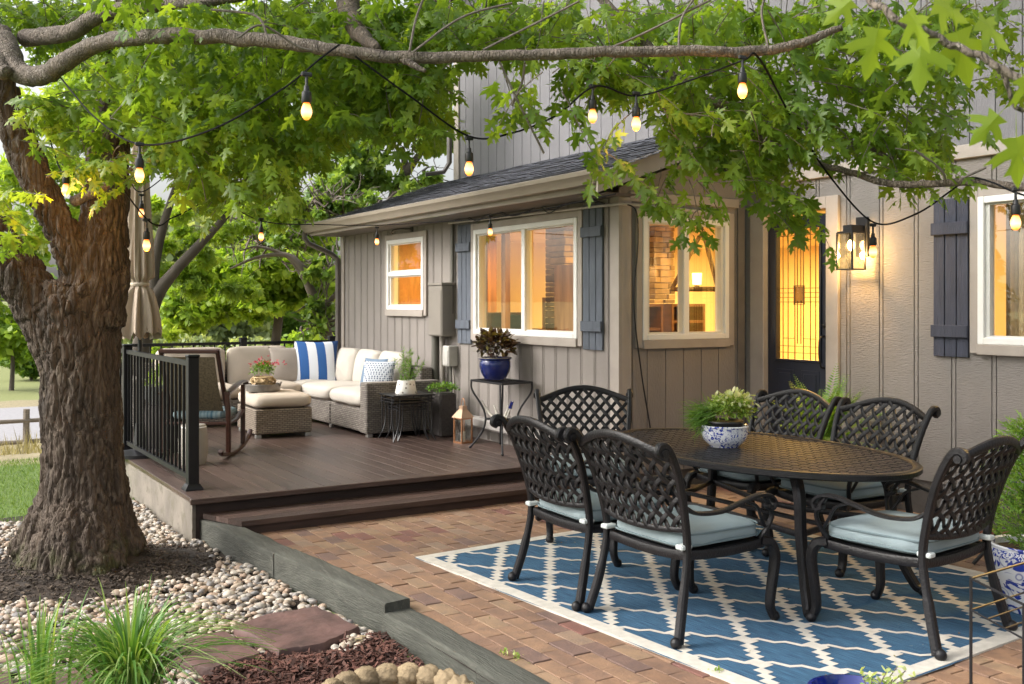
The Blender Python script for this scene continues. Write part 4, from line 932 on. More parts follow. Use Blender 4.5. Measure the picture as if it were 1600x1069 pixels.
o = leaves('foliage', [a[0] for a in acc], [a[1] for a in acc], [a[2] for a in acc], [a[3] for a in acc], (np.array([(-.12, 0, 0), (.12, 0, 0), (.10, .7, .05), (0, 1, 0), (-.10, .7, .05)]), np.array([(0, 1, 2), (0, 2, 4), (4, 2, 3)])), M_g1, [a[4] for a in acc], tuple(c), t)

# wire plant stand in the foreground right
a = W(1517, 905, 4.25); b = W(1600, 948, 3.88); c = b+(W(1690, 905, 4.15)-W(1600, 948, 3.88)); d = a+(c-b); zt = .46
t = thing('wire_plant_stand', 'thin black wire plant stand in the bottom right corner, in front of the porcelain planter', 'plant stand', (b.x, b.y, 0))
Q = [Vector((p.x, p.y, 0)) for p in (a, b, c, d)]; m = MB()
for i in range(4): p, q = Q[i], Q[(i+1) % 4]; zv = Vector((0, 0, 1)); m.tube([p+zv*zt, q+zv*zt], .0055, 6); m.tube([p+zv*(zt-.13), q+zv*(zt-.13)], .0045, 6)
for f in (.33, .66): m.tube([Q[0].lerp(Q[1], f)+zv*(zt-.13), Q[3].lerp(Q[2], f)+zv*(zt-.13)], .004, 6)
m.build('shelf_frame', M_black, t, world=True)
for p in Q: m = MB(); m.tube([p+zv*(zt+.005), p+zv*.002], .0065, 6); m.build('leg', M_black, t, world=True)

# foreground blue pot at the bottom edge
M_blue = mat('cobalt_glaze', (.006, .015, .17), .08, 0, .15, 4, coat=1, spec=.8)
pc = W(1335, 1079, 3.35)
t = thing('cobalt_pot', 'cobalt blue glazed pot with small leafy sprigs at the bottom edge of the photo', 'potted plant', (pc.x, pc.y, 0)); zr = pc.z
pot_lathe(t, 'pot', [(0, .01), (.09, 0), (.11, .05), (.135, zr*.6), (.14, zr-.03), (.150, zr-.012), (.150, zr), (.138, zr+.002), (.130, zr-.03), (0, zr-.05)], M_blue, n=48); soil_disc(t, .13, zr-.045)
c = Vector((pc.x, pc.y, zr)); acc = []; tw = MB()
for (px, py) in ((1345, 1048), (1362, 1056), (1385, 1050), (1402, 1042), (1415, 1048), (1428, 1058), (1395, 1062), (1375, 1064)):
    e = W(px, py, 3.33+rng.uniform(-.05, .08)); s_ = c+Vector((.06, -.02, -.04)); dd = e-s_
    for q in range(9):
        pp = s_.lerp(e, q/8); 
        for s2 in (-1, 1): acc.append((np.array(pp), np.array((rng.normal(0, 1)*.8, rng.normal(0, .8), .6)), rng.normal(0, .5, 3)+(0, 0, 1), rng.uniform(.018, .03), min(1, .1+q/9)))
    tw.tube([s_, e], .002, 4)
tw.build('stem', M_twig, t, world=True); acc_leaves('foliage', acc, OVAL, M_lime, tuple(t.location), t)

# blue pot with coleus on the iron stand near the wall
M_iron = M_black; TZ = .87
t = thing('iron_plant_table', 'black iron side table with curved legs standing on the deck by the large window', 'side table', (5.0, 8.33, DZ))
cs = [Vector((4.86, 8.60, 0)), Vector((4.86, 8.02, 0)), Vector((5.22, 8.08, 0)), Vector((5.22, 8.66, 0))]; hgt = TZ-DZ; z0 = Vector((0, 0, 1))
m = MB()
for i in range(4): m.tube([cs[i]+z0*(TZ-.006), cs[(i+1) % 4]+z0*(TZ-.006)], .010, 6)
for f in np.linspace(.06, .94, 16): m.tube([cs[0].lerp(cs[1], f)+z0*(TZ-.006), cs[3].lerp(cs[2], f)+z0*(TZ-.006)], .004, 4)
for f in np.linspace(.1, .9, 8): m.tube([cs[0].lerp(cs[3], f)+z0*(TZ-.008), cs[1].lerp(cs[2], f)+z0*(TZ-.008)], .004, 4)
m.build('table_top', M_iron, t, world=True)
ctr = (cs[0]+cs[2])/2; m = MB(); sc_ = [ctr+(p-ctr)*.52+z0*.50 for p in cs]
for i in range(4): m.tube([sc_[i], sc_[(i+1) % 4]], .008, 6)
for f in np.linspace(.1, .9, 8): m.tube([sc_[0].lerp(sc_[1], f), sc_[3].lerp(sc_[2], f)], .004, 4)
m.build('lower_shelf', M_iron, t, world=True)
for p in cs:
    o_ = p-ctr; m = MB(); m.tube(curve([ctr+o_*1.0+z0*TZ, ctr+o_*.97+z0*(DZ+.56), ctr+o_*.62+z0*(DZ+.40), ctr+o_*.52+z0*(DZ+.28), ctr+o_*.66+z0*(DZ+.15), ctr+o_*.98+z0*(DZ+.03), ctr+o_*1.04+z0*(DZ+.01)], 6), .0095, 8)
    m.ball(ctr+o_*1.04+z0*(DZ+.012), .014); m.build('leg', M_iron, t, world=True)
t = thing('coleus_pot', 'round cobalt blue pot of dark burgundy leaved coleus on the black iron side table', 'potted plant', (5.02, 8.42, TZ+.004))
pot_lathe(t, 'pot', [(0, .004), (.085, 0), (.10, .01), (.135, .07), (.150, .13), (.148, .175), (.140, .19), (.158, .20), (.158, .212), (.14, .215), (.13, .19), (0, .18)], mat('cobalt_matte', (.008, .018, .13), .22, 0, .2, 4, coat=.4), n=48)
m = MB(); m.lathe([(.148, .206), (.160, .2085), (.160, .216), (.144, .2175)], n=48); m.build('rim', mat('rim_glaze', (.25, .22, .2), .3), t)
c = Vector(t.location); bushy('foliage', c+Vector((0, 0, .30)), .185, .165, 420, (.055, .09), OVAL, M_col, t, tone=np.clip(rng.normal(.45, .28, 420), 0, 1))
m = MB()
for i in range(10): a = i*.63; m.tube([(0, 0, .19), (.06*math.cos(a), .06*math.sin(a), .28), (.1*math.cos(a), .1*math.sin(a), .36)], .004, 5)
m.build('stem', M_twig, t)
# antler like driftwood ornament on lower shelf
t = thing('ornament', 'white antler shaped ornament with blue tips on the lower shelf of the iron side table', 'ornament', (ctr.x, ctr.y, .51)); m = MB()
for (dx, dy, h, r) in ((-.10, .20, .16, .010), (-.02, .10, .12, .012), (.03, -.08, .13, .012), (0, -.2, .18, .010)): m.tube(curve([(0, 0, .012), (dx*.5, dy*.5, .02), (dx, dy, h)], 5), [r*1.3]*3+[r]*5+[r*.5]*3, 7)
m.build('antler', mat('bone_white', (.6, .57, .5), .5), t)
m = MB(); m.tube([(0, -.165, .115), (0, -.2, .175)], [.018, .014], 8); m.build('tip', M_blue, t)

# lantern on deck
t = thing('copper_lantern', 'copper candle lantern standing on the deck by the wall pipes', 'lantern', (4.98, 8.98, DZ), R(8)); M_cop = mat('copper_frame', (.42, .20, .10), .35, .6, .15, 10)
m = MB(); w_, h_ = .062, .25
for i in (-1, 1):
    for j in (-1, 1): m.box((i*w_-.007, j*w_-.007, 0), (i*w_+.007, j*w_+.007, h_))
for z in (0, h_-.012): 
    for i in (-1, 1): m.box((i*w_-.008, -w_+.007, z), (i*w_+.008, w_-.007, z+.016)); m.box((-w_+.007, i*w_-.008, z+.0003), (w_-.007, i*w_+.008, z+.0157))
m.box((-w_, -w_, -.0), (w_, w_, .008)); m.build('frame', M_cop, t)
m = MB(); m.add([(i*s, j*s, z) for (s, z) in ((.082, h_+.004), (.030, h_+.085), (.028, h_+.12)) for (i, j) in ((-1, -1), (1, -1), (1, 1), (-1, 1))], [(k*4+i, k*4+(i+1) % 4, k*4+4+(i+1) % 4, k*4+4+i) for k in (0, 1) for i in range(4)]+[(8, 9, 10, 11), (3, 2, 1, 0)]); m.build('roof', mat('pale_copper', (.50, .33, .22), .4, .4, .1, 8), t, smooth=False)
m = MB(); m.tube([(0, .03*math.cos(a), h_+.12+.075*math.sin(a)) for a in np.linspace(0, math.pi, 14)], .004, 6); m.build('handle', M_cop, t)
m = MB(); m.lathe([(0, .01), (.025, .01), (.025, .11), (0, .112)], n=16); m.build('candle', mat('wax', (.6, .56, .48), .5), t)
m = MB()
for i in (-1, 1): m.box((i*.061-.001, -.055, .016), (i*.061+.001, .055, h_-.012)); m.box((-.055, i*.061-.001, .016), (.055, i*.061+.001, h_-.012))
m.build('glass', M_glass, t, smooth=False)

# ================================================================ SOFA
M_wick = None
def wicker(name, c0, c1):
    m = bpy.data.materials.new(name); m.use_nodes = True; N, L, b = nodes(m); tc = N.new('ShaderNodeTexCoord'); sp = N.new('ShaderNodeSeparateXYZ'); L.new(tc.outputs['Object'], sp.inputs[0])
    ad = N.new('ShaderNodeMath'); ad.operation = 'ADD'; L.new(sp.outputs[0], ad.inputs[0]); L.new(sp.outputs[1], ad.inputs[1])
    cb = N.new('ShaderNodeCombineXYZ'); L.new(ad.outputs[0], cb.inputs[0]); L.new(sp.outputs[2], cb.inputs[1])
    br_ = N.new('ShaderNodeTexBrick'); br_.inputs['Scale'].default_value = 1; br_.inputs['Brick Width'].default_value = .052; br_.inputs['Row Height'].default_value = .020; br_.inputs['Mortar Size'].default_value = .0042; br_.inputs['Mortar Smooth'].default_value = .7
    br_.inputs['Color1'].default_value = (*c0, 1); br_.inputs['Color2'].default_value = (*c1, 1); br_.inputs['Mortar'].default_value = (*[v*.35 for v in c0], 1); L.new(cb.outputs[0], br_.inputs['Vector'])
    L.new(br_.outputs['Color'], b.inputs['Base Color']); b.inputs['Roughness'].default_value = .6
    iv = N.new('ShaderNodeMath'); iv.operation = 'SUBTRACT'; iv.inputs[0].default_value = 1; L.new(br_.outputs['Fac'], iv.inputs[1])
    bp = N.new('ShaderNodeBump'); bp.inputs['Strength'].default_value = 1; bp.inputs['Distance'].default_value = .006; L.new(iv.outputs[0], bp.inputs['Height']); L.new(bp.outputs[0], b.inputs['Normal']); return m
M_wk = wicker('grey_wicker', (.17, .145, .125), (.27, .24, .21)); M_wk2 = wicker('tan_wicker', (.23, .18, .135), (.33, .27, .21))
M_cr = mat('cream_fabric', (.47, .40, .33), .95, 0, .06, 4, bump=.3, bscale=240); M_cr2 = mat('ivory_fabric', (.47, .43, .38), .95, 0, .05, 4, bump=.3, bscale=240)
S0 = thing('sectional_sofa', 'L shaped wicker sectional sofa with cream cushions in the back corner of the deck', 'sofa', (4.3, 11.2, DZ))
def sbox(nm, a, b, mt=M_wk, bev=.012): m = MB(); m.box(a, b, bev); return m.build(nm, mt, S0, world=True)
sbox('base', (4.32, 9.98, DZ+.04), (5.12, 10.86, DZ+.29)); sbox('base', (4.32, 10.88, DZ+.04), (5.12, 11.84, DZ+.29)); sbox('base', (2.35, 11.60, DZ+.04), (4.30, 12.50, DZ+.29)); sbox('base', (4.32, 11.86, DZ+.04), (5.12, 12.50, DZ+.29))
sbox('arm', (4.29, 9.80, DZ+.04), (5.15, 9.965, DZ+.57)); sbox('backrest', (5.0, 9.97, DZ+.295), (5.15, 12.5, DZ+.70)); sbox('backrest', (2.35, 12.36, DZ+.295), (4.99, 12.5, DZ+.70)); sbox('arm', (2.35, 11.60, DZ+.295), (2.50, 12.35, DZ+.57))
for (x, y) in ((4.35, 9.86), (5.08, 9.86), (4.36, 10.9), (2.42, 11.66), (4.2, 11.66)): sbox('foot', (x-.03, y-.03, DZ), (x+.03, y+.03, DZ+.038), mat('foot_metal', (.5, .5, .48), .3, .8), .004)
def cush(nm, c, s, mt, M=None, puff=.2, par=S0, pw=.3):
    m = MB(); c = (c[0], c[1], c[2]-(.035 if nm == 'back_cushion' else 0)); M = M or Matrix.Identity(3)
    if nm == 'back_cushion':      # modelled lying flat, then stood up
        if s[1] < s[0]: M = M @ Matrix.Rotation(R(90), 3, 'X'); s = (s[0], s[2], s[1])
        else: M = M @ Matrix.Rotation(R(90), 3, 'Z') @ Matrix.Rotation(R(90), 3, 'X'); s = (s[1], s[2], s[0])
    m.cushion(c, *s, pw, 40, 18, puff=puff, M=M); return m.build(nm, mt, par, smooth=True, world=True)
cush('seat_cushion', (4.63, 10.42, DZ+.375), (.72, .90, .17), M_cr2); cush('seat_cushion', (4.63, 11.33, DZ+.375), (.72, .90, .17), M_cr2); cush('seat_cushion', (4.63, 12.05, DZ+.375), (.7, .55, .17), M_cr2)
cush('seat_cushion', (3.93, 11.96, DZ+.375), (.72, .74, .17), M_cr); cush('seat_cushion', (3.18, 11.96, DZ+.375), (.76, .74, .17), M_cr)
def tilt(ax, a): return Matrix.Rotation(R(a), 3, ax)
for (x, wd) in ((3.94, .76), (3.13, .80)): cush('back_cushion', (x, 12.26, DZ+.66), (wd, .17, .50), M_cr, tilt('X', -8), .5, pw=.25)
for (y, wd) in ((10.45, .62), (11.10, .60), (11.72, .56)): cush('back_cushion', (4.90, y, DZ+.66), (.17, wd, .46), M_cr2, tilt('Y', 10), .6, pw=.35)
# loose pillows
def pillow(name, c, s, rz, tiltx, mt, lab):
    m = MB(); n = 22; M = Matrix.Rotation(R(rz), 3, 'Z') @ Matrix.Rotation(R(tiltx), 3, 'X')
    for sg in (-1, 1):
        def fn(i, j):
            u, v = i*2-1, j*2-1; e = (1-u*u)*(1-v*v); pin = 1-.06*(1-abs(u)**2)*abs(v)**3-.0; p2 = 1-.06*(1-abs(v)**2)*abs(u)**3
            return Vector(c)+M @ Vector((u*s/2*p2, sg*.075*e**.45, v*s/2*pin))
        m.grid(fn, n, n)
    return tag(m.build(name, mt, smooth=True), lab, 'pillow')
def stripe_mat():
    m = bpy.data.materials.new('stripe_fabric'); m.use_nodes = True; N, L, b = nodes(m); b.inputs['Roughness'].default_value = .9; tc = N.new('ShaderNodeTexCoord'); sp = N.new('ShaderNodeSeparateXYZ'); L.new(tc.outputs['Generated'], sp.inputs[0])
    rp = N.new('ShaderNodeValToRGB'); cr = rp.color_ramp; cr.interpolation = 'CONSTANT'; B_, W_ = (.02, .09, .28, 1), (.62, .64, .68, 1); cr.elements[0].color = W_; cr.elements[1].position = .14; cr.elements[1].color = B_
    for p, c in ((.32, W_), (.50, B_), (.68, W_), (.86, (.015, .05, .16, 1))): e = cr.elements.new(p); e.color = c
    L.new(sp.outputs[0], rp.inputs[0]); L.new(rp.outputs[0], b.inputs['Base Color']); return m
pillow('striped_pillow', (4.57, 11.98, DZ+.67), .54, -30, -12, stripe_mat(), 'blue and white striped square pillow in the corner of the sofa')
pillow('grey_pillow', (4.27, 12.12, DZ+.64), .46, -8, -14, mat('grey_fabric', (.36, .31, .27), .95, 0, .1, 6), 'plain taupe pillow leaning behind the striped pillow on the sofa')
pillow('blue_pillow', (4.70, 10.52, DZ+.61), .36, -68, -16, mat('blue_fabric', (.14, .20, .28), .95, 0, .1, 6), 'small slate blue pillow at the arm end of the sofa')
def dotmat():
    m = mat('dotted_fabric', (.5, .52, .55), .9); N, L, b = nodes(m); tc = N.new('ShaderNodeTexCoord'); v = N.new('ShaderNodeTexVoronoi'); v.inputs['Scale'].default_value = 45; v.inputs['Randomness'].default_value = 0; L.new(tc.outputs['Object'], v.inputs['Vector'])
    r = N.new('ShaderNodeValToRGB'); r.color_ramp.elements[0].position = .35; r.color_ramp.elements[0].color = (.06, .08, .14, 1); r.color_ramp.elements[1].position = .45; r.color_ramp.elements[1].color = (.5, .53, .57, 1); L.new(v.outputs['Distance'], r.inputs[0]); L.new(r.outputs[0], b.inputs['Base Color']); return m
pillow('dotted_pillow', (4.62, 10.22, DZ+.60), .36, -42, -20, dotmat(), 'navy and white dotted pillow propped against the sofa arm')
# ottoman
OT = thing('ottoman', 'square wicker ottoman with a thick cream cushion in front of the sofa', 'ottoman', (3.62, 10.72, DZ), R(-4))
m = MB(); m.box((-.30, -.40, .04), (.30, .40, .30), .012); m.build('base', M_wk2, OT); m = MB(); m.cushion((0, 0, .375), .62, .82, .15, .22, 48, 18, puff=.12); m.build('cushion', M_cr, OT, smooth=True)
m = MB()
for sx in (-1, 1):
    for sy in (-1, 1): m = MB(); m.box((sx*.26-.03, sy*.36-.03, 0), (sx*.26+.03, sy*.36+.03, .038), .004); m.build('foot', MATS['foot_metal'], OT)
# tray + basket of flowers
bp_ = Vector((3.50, 10.72, DZ+.455))
t = thing('round_tray', 'round galvanized tray with wire handles on the ottoman', 'tray', bp_); M_galv = mat('galvanized', (.22, .20, .18), .5, .5, .25, 12)
m = MB(); m.lathe([(0, .004), (.165, .004), (.175, .01), (.182, .075), (.188, .077), (.186, .083), (.172, .08), (.168, .018), (0, .016)], n=64, lobes=32, la=.012); m.build('tray_body', M_galv, t)
for s2 in (-1, 1): m = MB(); m.tube([(s2*.19*.8, -s2*.19*.6+.0, .06), (s2*.2*.84, -s2*.2*.6, .105), (s2*.2*.74, -s2*.2*.72, .105), (s2*.19*.72, -s2*.19*.7, .06)], .004, 5); m.build('handle', M_galv, t)
t = thing('flower_basket', 'small straw wrapped pot of pink flowers on the round tray', 'potted plant', bp_+Vector((0, 0, .02))); M_straw = mat('straw', (.50, .36, .20), .85, 0, .3, 30, bump=.5, bscale=80)
m = MB(); m.lathe([(0, 0), (.075, 0), (.095, .04), (.105, .10), (.10, .125), (.112, .13), (.10, .14), (.09, .12), (0, .11)], n=28); m.build('basket', M_straw, t)
m = MB()
for i in range(9): a = i*.7; m.tube(curve([(.11*math.cos(a), .11*math.sin(a), .12), (.13*math.cos(a+.3), .13*math.sin(a+.3), .09), (.105*math.cos(a+.7), .105*math.sin(a+.7), .07+.02*math.sin(i*3)), (.12*math.cos(a+1.1), .12*math.sin(a+1.1), .11)], 4), .012, 6)
m.build('rope', M_straw, t); soil_disc(t, .09, .115); c = Vector(t.location)
bushy('foliage', c+Vector((0, 0, .19)), .12, .10, 350, (.02, .045), OVAL, M_g1, t); acc = []
for i in range(40): pp = c+Vector((rng.normal(.03, .08), rng.normal(-.01, .06), .26+abs(rng.normal(0, .04)))); [acc.append((np.array(pp), rng.normal(0, 1, 3), rng.normal(0, 1, 3), .022, rng.random())) for q in range(5)]
tag(acc_leaves('flowers', acc, OVAL, leafmat('pink_petal', (.25, .01, .05), (.5, .04, .14), (.6, .15, .25), .3), tuple(c), t), kind='stuff')
# nesting side table
def nest(label, c, w1, d1, h, rz):
    t = thing('nesting_table', label, 'side table', c, rz, 'nested black metal side tables'); m = MB(); m.box((-w1/2, -d1/2, h-.014), (w1/2, d1/2, h), .004); 
    for z in (h-.045, h-.075): m.tube([(-w1/2+.01, -d1/2+.01, z), (w1/2-.01, -d1/2+.01, z), (w1/2-.01, d1/2-.01, z), (-w1/2+.01, d1/2-.01, z), (-w1/2+.01, -d1/2+.01, z)], .006, 5)
    m.build('table_top', M_iron, t)
    for i in (-1, 1):
        for j in (-1, 1):
            for (ox, oy) in ((1, .72), (.72, 1)): m = MB(); m.tube(curve([(i*(w1/2-.012)*ox, j*(d1/2-.012)*oy, h-.01), (i*(w1/2-.012)*ox, j*(d1/2-.012)*oy, h*.5), (i*(w1/2-.02)*(ox*.4+.6), j*(d1/2-.02)*(oy*.4+.6), h*.2), (i*(w1/2-.0), j*(d1/2-.0), .004)], 5), .007, 6); m.build('leg', M_iron, t)
nest('larger black metal nesting table at the arm of the sofa', (4.62, 9.52, DZ), .46, .40, .47, R(-3)); nest('smaller black metal table tucked under the larger nesting table', (4.63, 9.53, DZ), .34, .32, .39, R(-3))
t = thing('dotted_planter', 'white dotted tapered pot of feathery green herbs on the nesting side table', 'potted plant', (4.60, 9.50, DZ+.47))
dm = mat('dotted_ceramic', (.7, .68, .64), .4); N, L, b = nodes(dm); tc = N.new('ShaderNodeTexCoord'); v = N.new('ShaderNodeTexVoronoi'); v.inputs['Scale'].default_value = 22; v.inputs['Randomness'].default_value = .45; L.new(tc.outputs['Object'], v.inputs['Vector']); r = N.new('ShaderNodeValToRGB'); r.color_ramp.elements[0].position = .2; r.color_ramp.elements[0].color = (.12, .09, .07, 1); r.color_ramp.elements[1].position = .24; r.color_ramp.elements[1].color = (.72, .70, .66, 1); L.new(v.outputs['Distance'], r.inputs[0]); L.new(r.outputs[0], b.inputs['Base Color'])
pot_lathe(t, 'pot', [(0, 0), (.105, 0), (.112, .015), (.098, .08), (.085, .14), (.08, .14), (.09, .08), (0, .07)], dm, n=32); c = Vector(t.location)
acc = []
for (ox, oy, h) in ((-.03, 0, .36), (.04, .01, .34), (-.08, .02, .24), (.10, -.02, .26), (0, -.03, .30), (.06, .03, .3), (-.05, -.03, .28), (.13, -.05, .2)):
    for q in range(70): f = rng.random(); acc.append((np.array(c)+(ox*(.4+f)+rng.normal(0, .012), oy*(.4+f)+rng.normal(0, .012), .12+h*f), rng.normal(0, 1, 3)+(0, 0, .8), rng.normal(0, 1, 3), .045, rng.random()))
acc_leaves('foliage', acc, (np.array([(-.09, 0, 0), (.09, 0, 0), (0, 1, 0)]), np.array([(0, 1, 2)])), M_g1, tuple(c), t)
# dark planter behind nesting table
t = thing('wicker_planter', 'low dark planter with spreading greenery behind the sofa arm by the wall pipes', 'potted plant', (5.05, 9.52, DZ)); m = MB(); m.box((-.10, -.10, 0), (.10, .10, .46), .02); m.build('box', mat('dark_wicker', (.05, .042, .04), .7, 0, .3, 40, bump=.8, bscale=60), t); c = Vector(t.location)
bushy('foliage', c+Vector((-.02, -.02, .50)), .16, .06, 320, (.02, .045), OVAL, M_g1, t)

# rocking chair
M_mah = mat('mahogany', (.045, .016, .010), .3, 0, .25, 6, (1, 1, 5), spec=.6)
RC = thing('rocking_chair', 'dark red brown wooden rocking chair seen from behind, beside the railing', 'rocking chair', (2.58, 9.64, DZ), R(-33))
M_sling = mat('sling_fabric', (.13, .10, .06), .9, 0, .35, 60, bump=.6, bscale=180)
BW = .30
for sx in (-1, 1):
    m = MB(); m.tube(curve([(sx*BW, -.46, .085), (sx*BW, -.40, .045), (sx*BW, -.15, .02), (sx*BW, .15, .028), (sx*BW, .40, .09), (sx*BW, .50, .15)], 6), .022, 8, side=(1, 0, 0), h=.018); m.build('rocker', M_mah, RC)
    m = MB(); m.tube([(sx*BW, -.22, .03), (sx*BW, -.22, .40), (sx*(BW-.005), -.24, .60)], .022, 8, side=(1, 0, 0), h=.022); m.build('rear_leg', M_mah, RC)
    m = MB(); m.tube([(sx*BW, .24, .05), (sx*BW, .25, .62)], .021, 8, side=(1, 0, 0), h=.021); m.build('front_leg', M_mah, RC)
    m = MB(); m.tube([(sx*(BW-.04), -.08, .36), (sx*(BW-.04), -.24, .62), (sx*(BW-.045), -.40, .98)], .021, 8, side=(1, 0, 0), h=.017); m.build('back_post', M_mah, RC)
    m = MB(); m.tube(curve([(sx*(BW-.0), -.26, .575), (sx*(BW+.01), -.05, .625), (sx*(BW+.015), .15, .655), (sx*(BW+.015), .26, .65), (sx*(BW+.012), .30, .625)], 6), .030, 8, side=(1, 0, 0), h=.013); m.tube([(sx*BW, -.22, .30), (sx*BW, 0, .31), (sx*BW, .25, .38)], .024, 8, side=(1, 0, 0), h=.014); m.build('armrest', M_mah, RC)
m = MB(); m.tube([(-BW+.04, -.395, .965), (BW-.04, -.395, .965)], .02, 8, side=(0, 0, 1), h=.026); m.build('top_rail', M_mah, RC)
m = MB(); m.tube([(-BW+.01, .26, .35), (BW-.01, .26, .35)], .016, 8); m.tube([(-BW+.01, -.22, .30), (BW-.01, -.22, .30)], .016, 8); m.build('crossbar', M_mah, RC)
m = MB(); m.grid(lambda i, j: ((i*2-1)*(BW-.075), -.085-.30*j-.035*math.sin(math.pi*j), .35+.56*j), 10, 14); m.grid(lambda i, j: ((i*2-1)*(BW-.075), -.10-.30*j-.035*math.sin(math.pi*j), .355+.56*j), 10, 14); m.build('back_sling', M_sling, RC, smooth=True)
m = MB(); m.cushion((0, .06, .37), .50, .46, .09, .3, 32, 12); m.build('seat_cushion', mat('teal_stripe', (.05, .12, .17), .9, 0, .6, 3, (14, 1, 1), col2=(.35, .42, .42)), RC, smooth=True)
# planters behind the railing, stool, umbrella
t = thing('barrel_planter', 'grey bowl of bright green leaves on a dark barrel behind the deck railing', 'potted plant', (2.32, 9.95, DZ)); m = MB(); m.lathe([(0, 0), (.17, 0), (.20, .15), (.205, .3), (.19, .44), (0, .44)], n=24); m.build('barrel', mat('dark_barrel', (.03, .022, .02), .7, 0, .3, 10), t)
m = MB(); m.lathe([(0, .445), (.14, .445), (.20, .50), (.22, .62), (.205, .62), (0, .60)], n=28); m.build('bowl', mat('grey_ceramic', (.13, .13, .14), .5, 0, .2, 8), t); c = Vector(t.location); bushy('foliage', c+Vector((0, 0, .66)), .20, .13, 420, (.03, .06), OVAL, M_lime, t)
t = thing('ceramic_stool', 'round pale ceramic stool behind the railing, next to the rocking chair', 'stool', (2.32, 9.0, DZ)); m = MB(); m.lathe([(0, 0), (.10, 0), (.11, .02), (.125, .10), (.125, .22), (.11, .32), (.105, .34), (.10, .345), (0, .35)], n=28); m.build('stool_body', mat('beige_ceramic', (.34, .31, .27), .5, 0, .1, 6), t)
m = MB(); m.lathe([(.107, .318), (.114, .325), (.107, .332)], n=28); m.build('rim', M_white, t)
UM = thing('patio_umbrella', 'closed beige patio umbrella tied at the waist, standing on the deck behind the tree trunk', 'umbrella', (2.04, 9.78, DZ))
m = MB(); m.tube([(0, 0, .02), (0, 0, 2.9)], .02, 10); m.build('pole', M_black, UM)
m = MB(); m.lathe([(0, 0), (.24, 0), (.24, .03), (.06, .06), (.04, .30), (0, .30)], n=28); m.build('base', M_black, UM)
def umb(i, j):
    a = 2*math.pi*i; z = 2.85-1.75*j; r = .055+.03*min(1, j*3)
    if j < .73: r = .05+.055*(j/.73)**.7
    else: q = (j-.73)/.27; r = .078+.085*math.sin(q*math.pi*.55)
    if abs(j-.73) < .03: r = .072
    r *= 1+(.22*math.cos(9*a+math.sin(j*5))+.10*math.sin(17*a+j*3))*(.35 if abs(j-.73) < .03 else 1)
    return (r*math.cos(a), r*math.sin(a), z+(.035*math.cos(9*a) if j > .98 else 0))
m = MB(); m.grid(umb, 120, 60, closeu=True); cn = m.build('canopy', mat('canvas', (.40, .32, .25), .9, 0, .08, 6, bump=.2, bscale=200), UM, smooth=True)
m = MB(); m.lathe([(.080, 1.555), (.086, 1.57), (.080, 1.585)], n=32); m.build('tie_band', mat('band_canvas', (.5, .42, .34), .9), cn)

# ================================================================ wall fittings
def wallbox(nm, lab, cat, y0, y1, z0, z1, dep, mt, extra=None):
    t = thing(nm, lab, cat, (XW, (y0+y1)/2, z0)); m = MB(); m.box((XW-dep, y0, z0), (XW-.002, y1, z1), .008); m.box((XW-dep-.006, y0+.012, z0+.012), (XW-dep+.002, y1-.012, z1-.05), .004); m.build('box', mt, t, world=True)
    if extra: extra(t)
    return t
M_box = mat('box_paint', (.22, .195, .17), .5, 0, .06, 5)
def ex1(t):
    m = MB(); m.box((XW-.178, 9.71, 1.80), (XW-.001, 10.04, 1.83), .004); m.build('lid', M_box, t, world=True)
wallbox('electric_panel', 'tan painted electrical cabinet on the wall right of the small window', 'electrical box', 9.72, 10.03, 1.25, 1.80, .17, M_box, ex1)
def pipe(lab, pts, r, mt, n=8): m = MB(); m.tube(curve(pts, 6), r, n); t = m.build('wall_pipe', mt, smooth=60); return tag(t, lab, 'pipe', 'pipes and conduits on the wall')
pipe('thick dark pipe below the electrical cabinet', [(XW-.09, 10.02, 1.25), (XW-.09, 10.02, .8), (XW-.085, 10.02, .22)], .045, mat('pipe_dark', (.10, .095, .08), .5))
pipe('grey conduit below the electrical cabinet, right of the thick dark pipe', [(XW-.06, 9.91, 1.25), (XW-.06, 9.91, .8), (XW-.06, 9.90, .22)], .028, M_box)
pipe('tall thin dark pipe left of the shuttered window', [(XW-.03, 9.735, 2.46), (XW-.03, 9.735, 1.9), (XW-.035, 9.74, 1.34)], .020, mat('pipe_dark', (.1, .1, .1)))
t = wallbox('meter_box', 'small white junction box on the wall under the left shutter', 'junction box', 9.66, 9.80, .93, 1.15, .12, mat('box_white', (.45, .43, .40), .5))
pipe('thin cable running down from the junction box', [(XW-.05, 9.74, .93), (XW-.05, 9.73, .7), (XW-.05, 9.72, .22)], .014, MATS['pipe_dark']); pipe('thin pale cable beside the one under the junction box', [(XW-.05, 9.69, .93), (XW-.045, 9.67, .7), (XW-.05, 9.69, .22)], .009, M_box)
m = MB(); m.tube([(XW-.10, 10.15, .62), (XW-.10, 9.95, .56), (XW-.10, 9.62, .42), (XW-.09, 9.3, .40), (XW-.09, 7.35, .36)], .05, 8, side=(1, 0, 0), h=.055); m.tube([(XW-.09, 9.30, .40), (XW-.09, 9.26, .40)], .056, 8, side=(1, 0, 0), h=.061); tag(m.build('drain_pipe', mat('drain_paint', (.30, .28, .265), .5)), 'pale rectangular drain pipe running along the wall just above the deck', 'pipe', 'pipes and conduits on the wall')
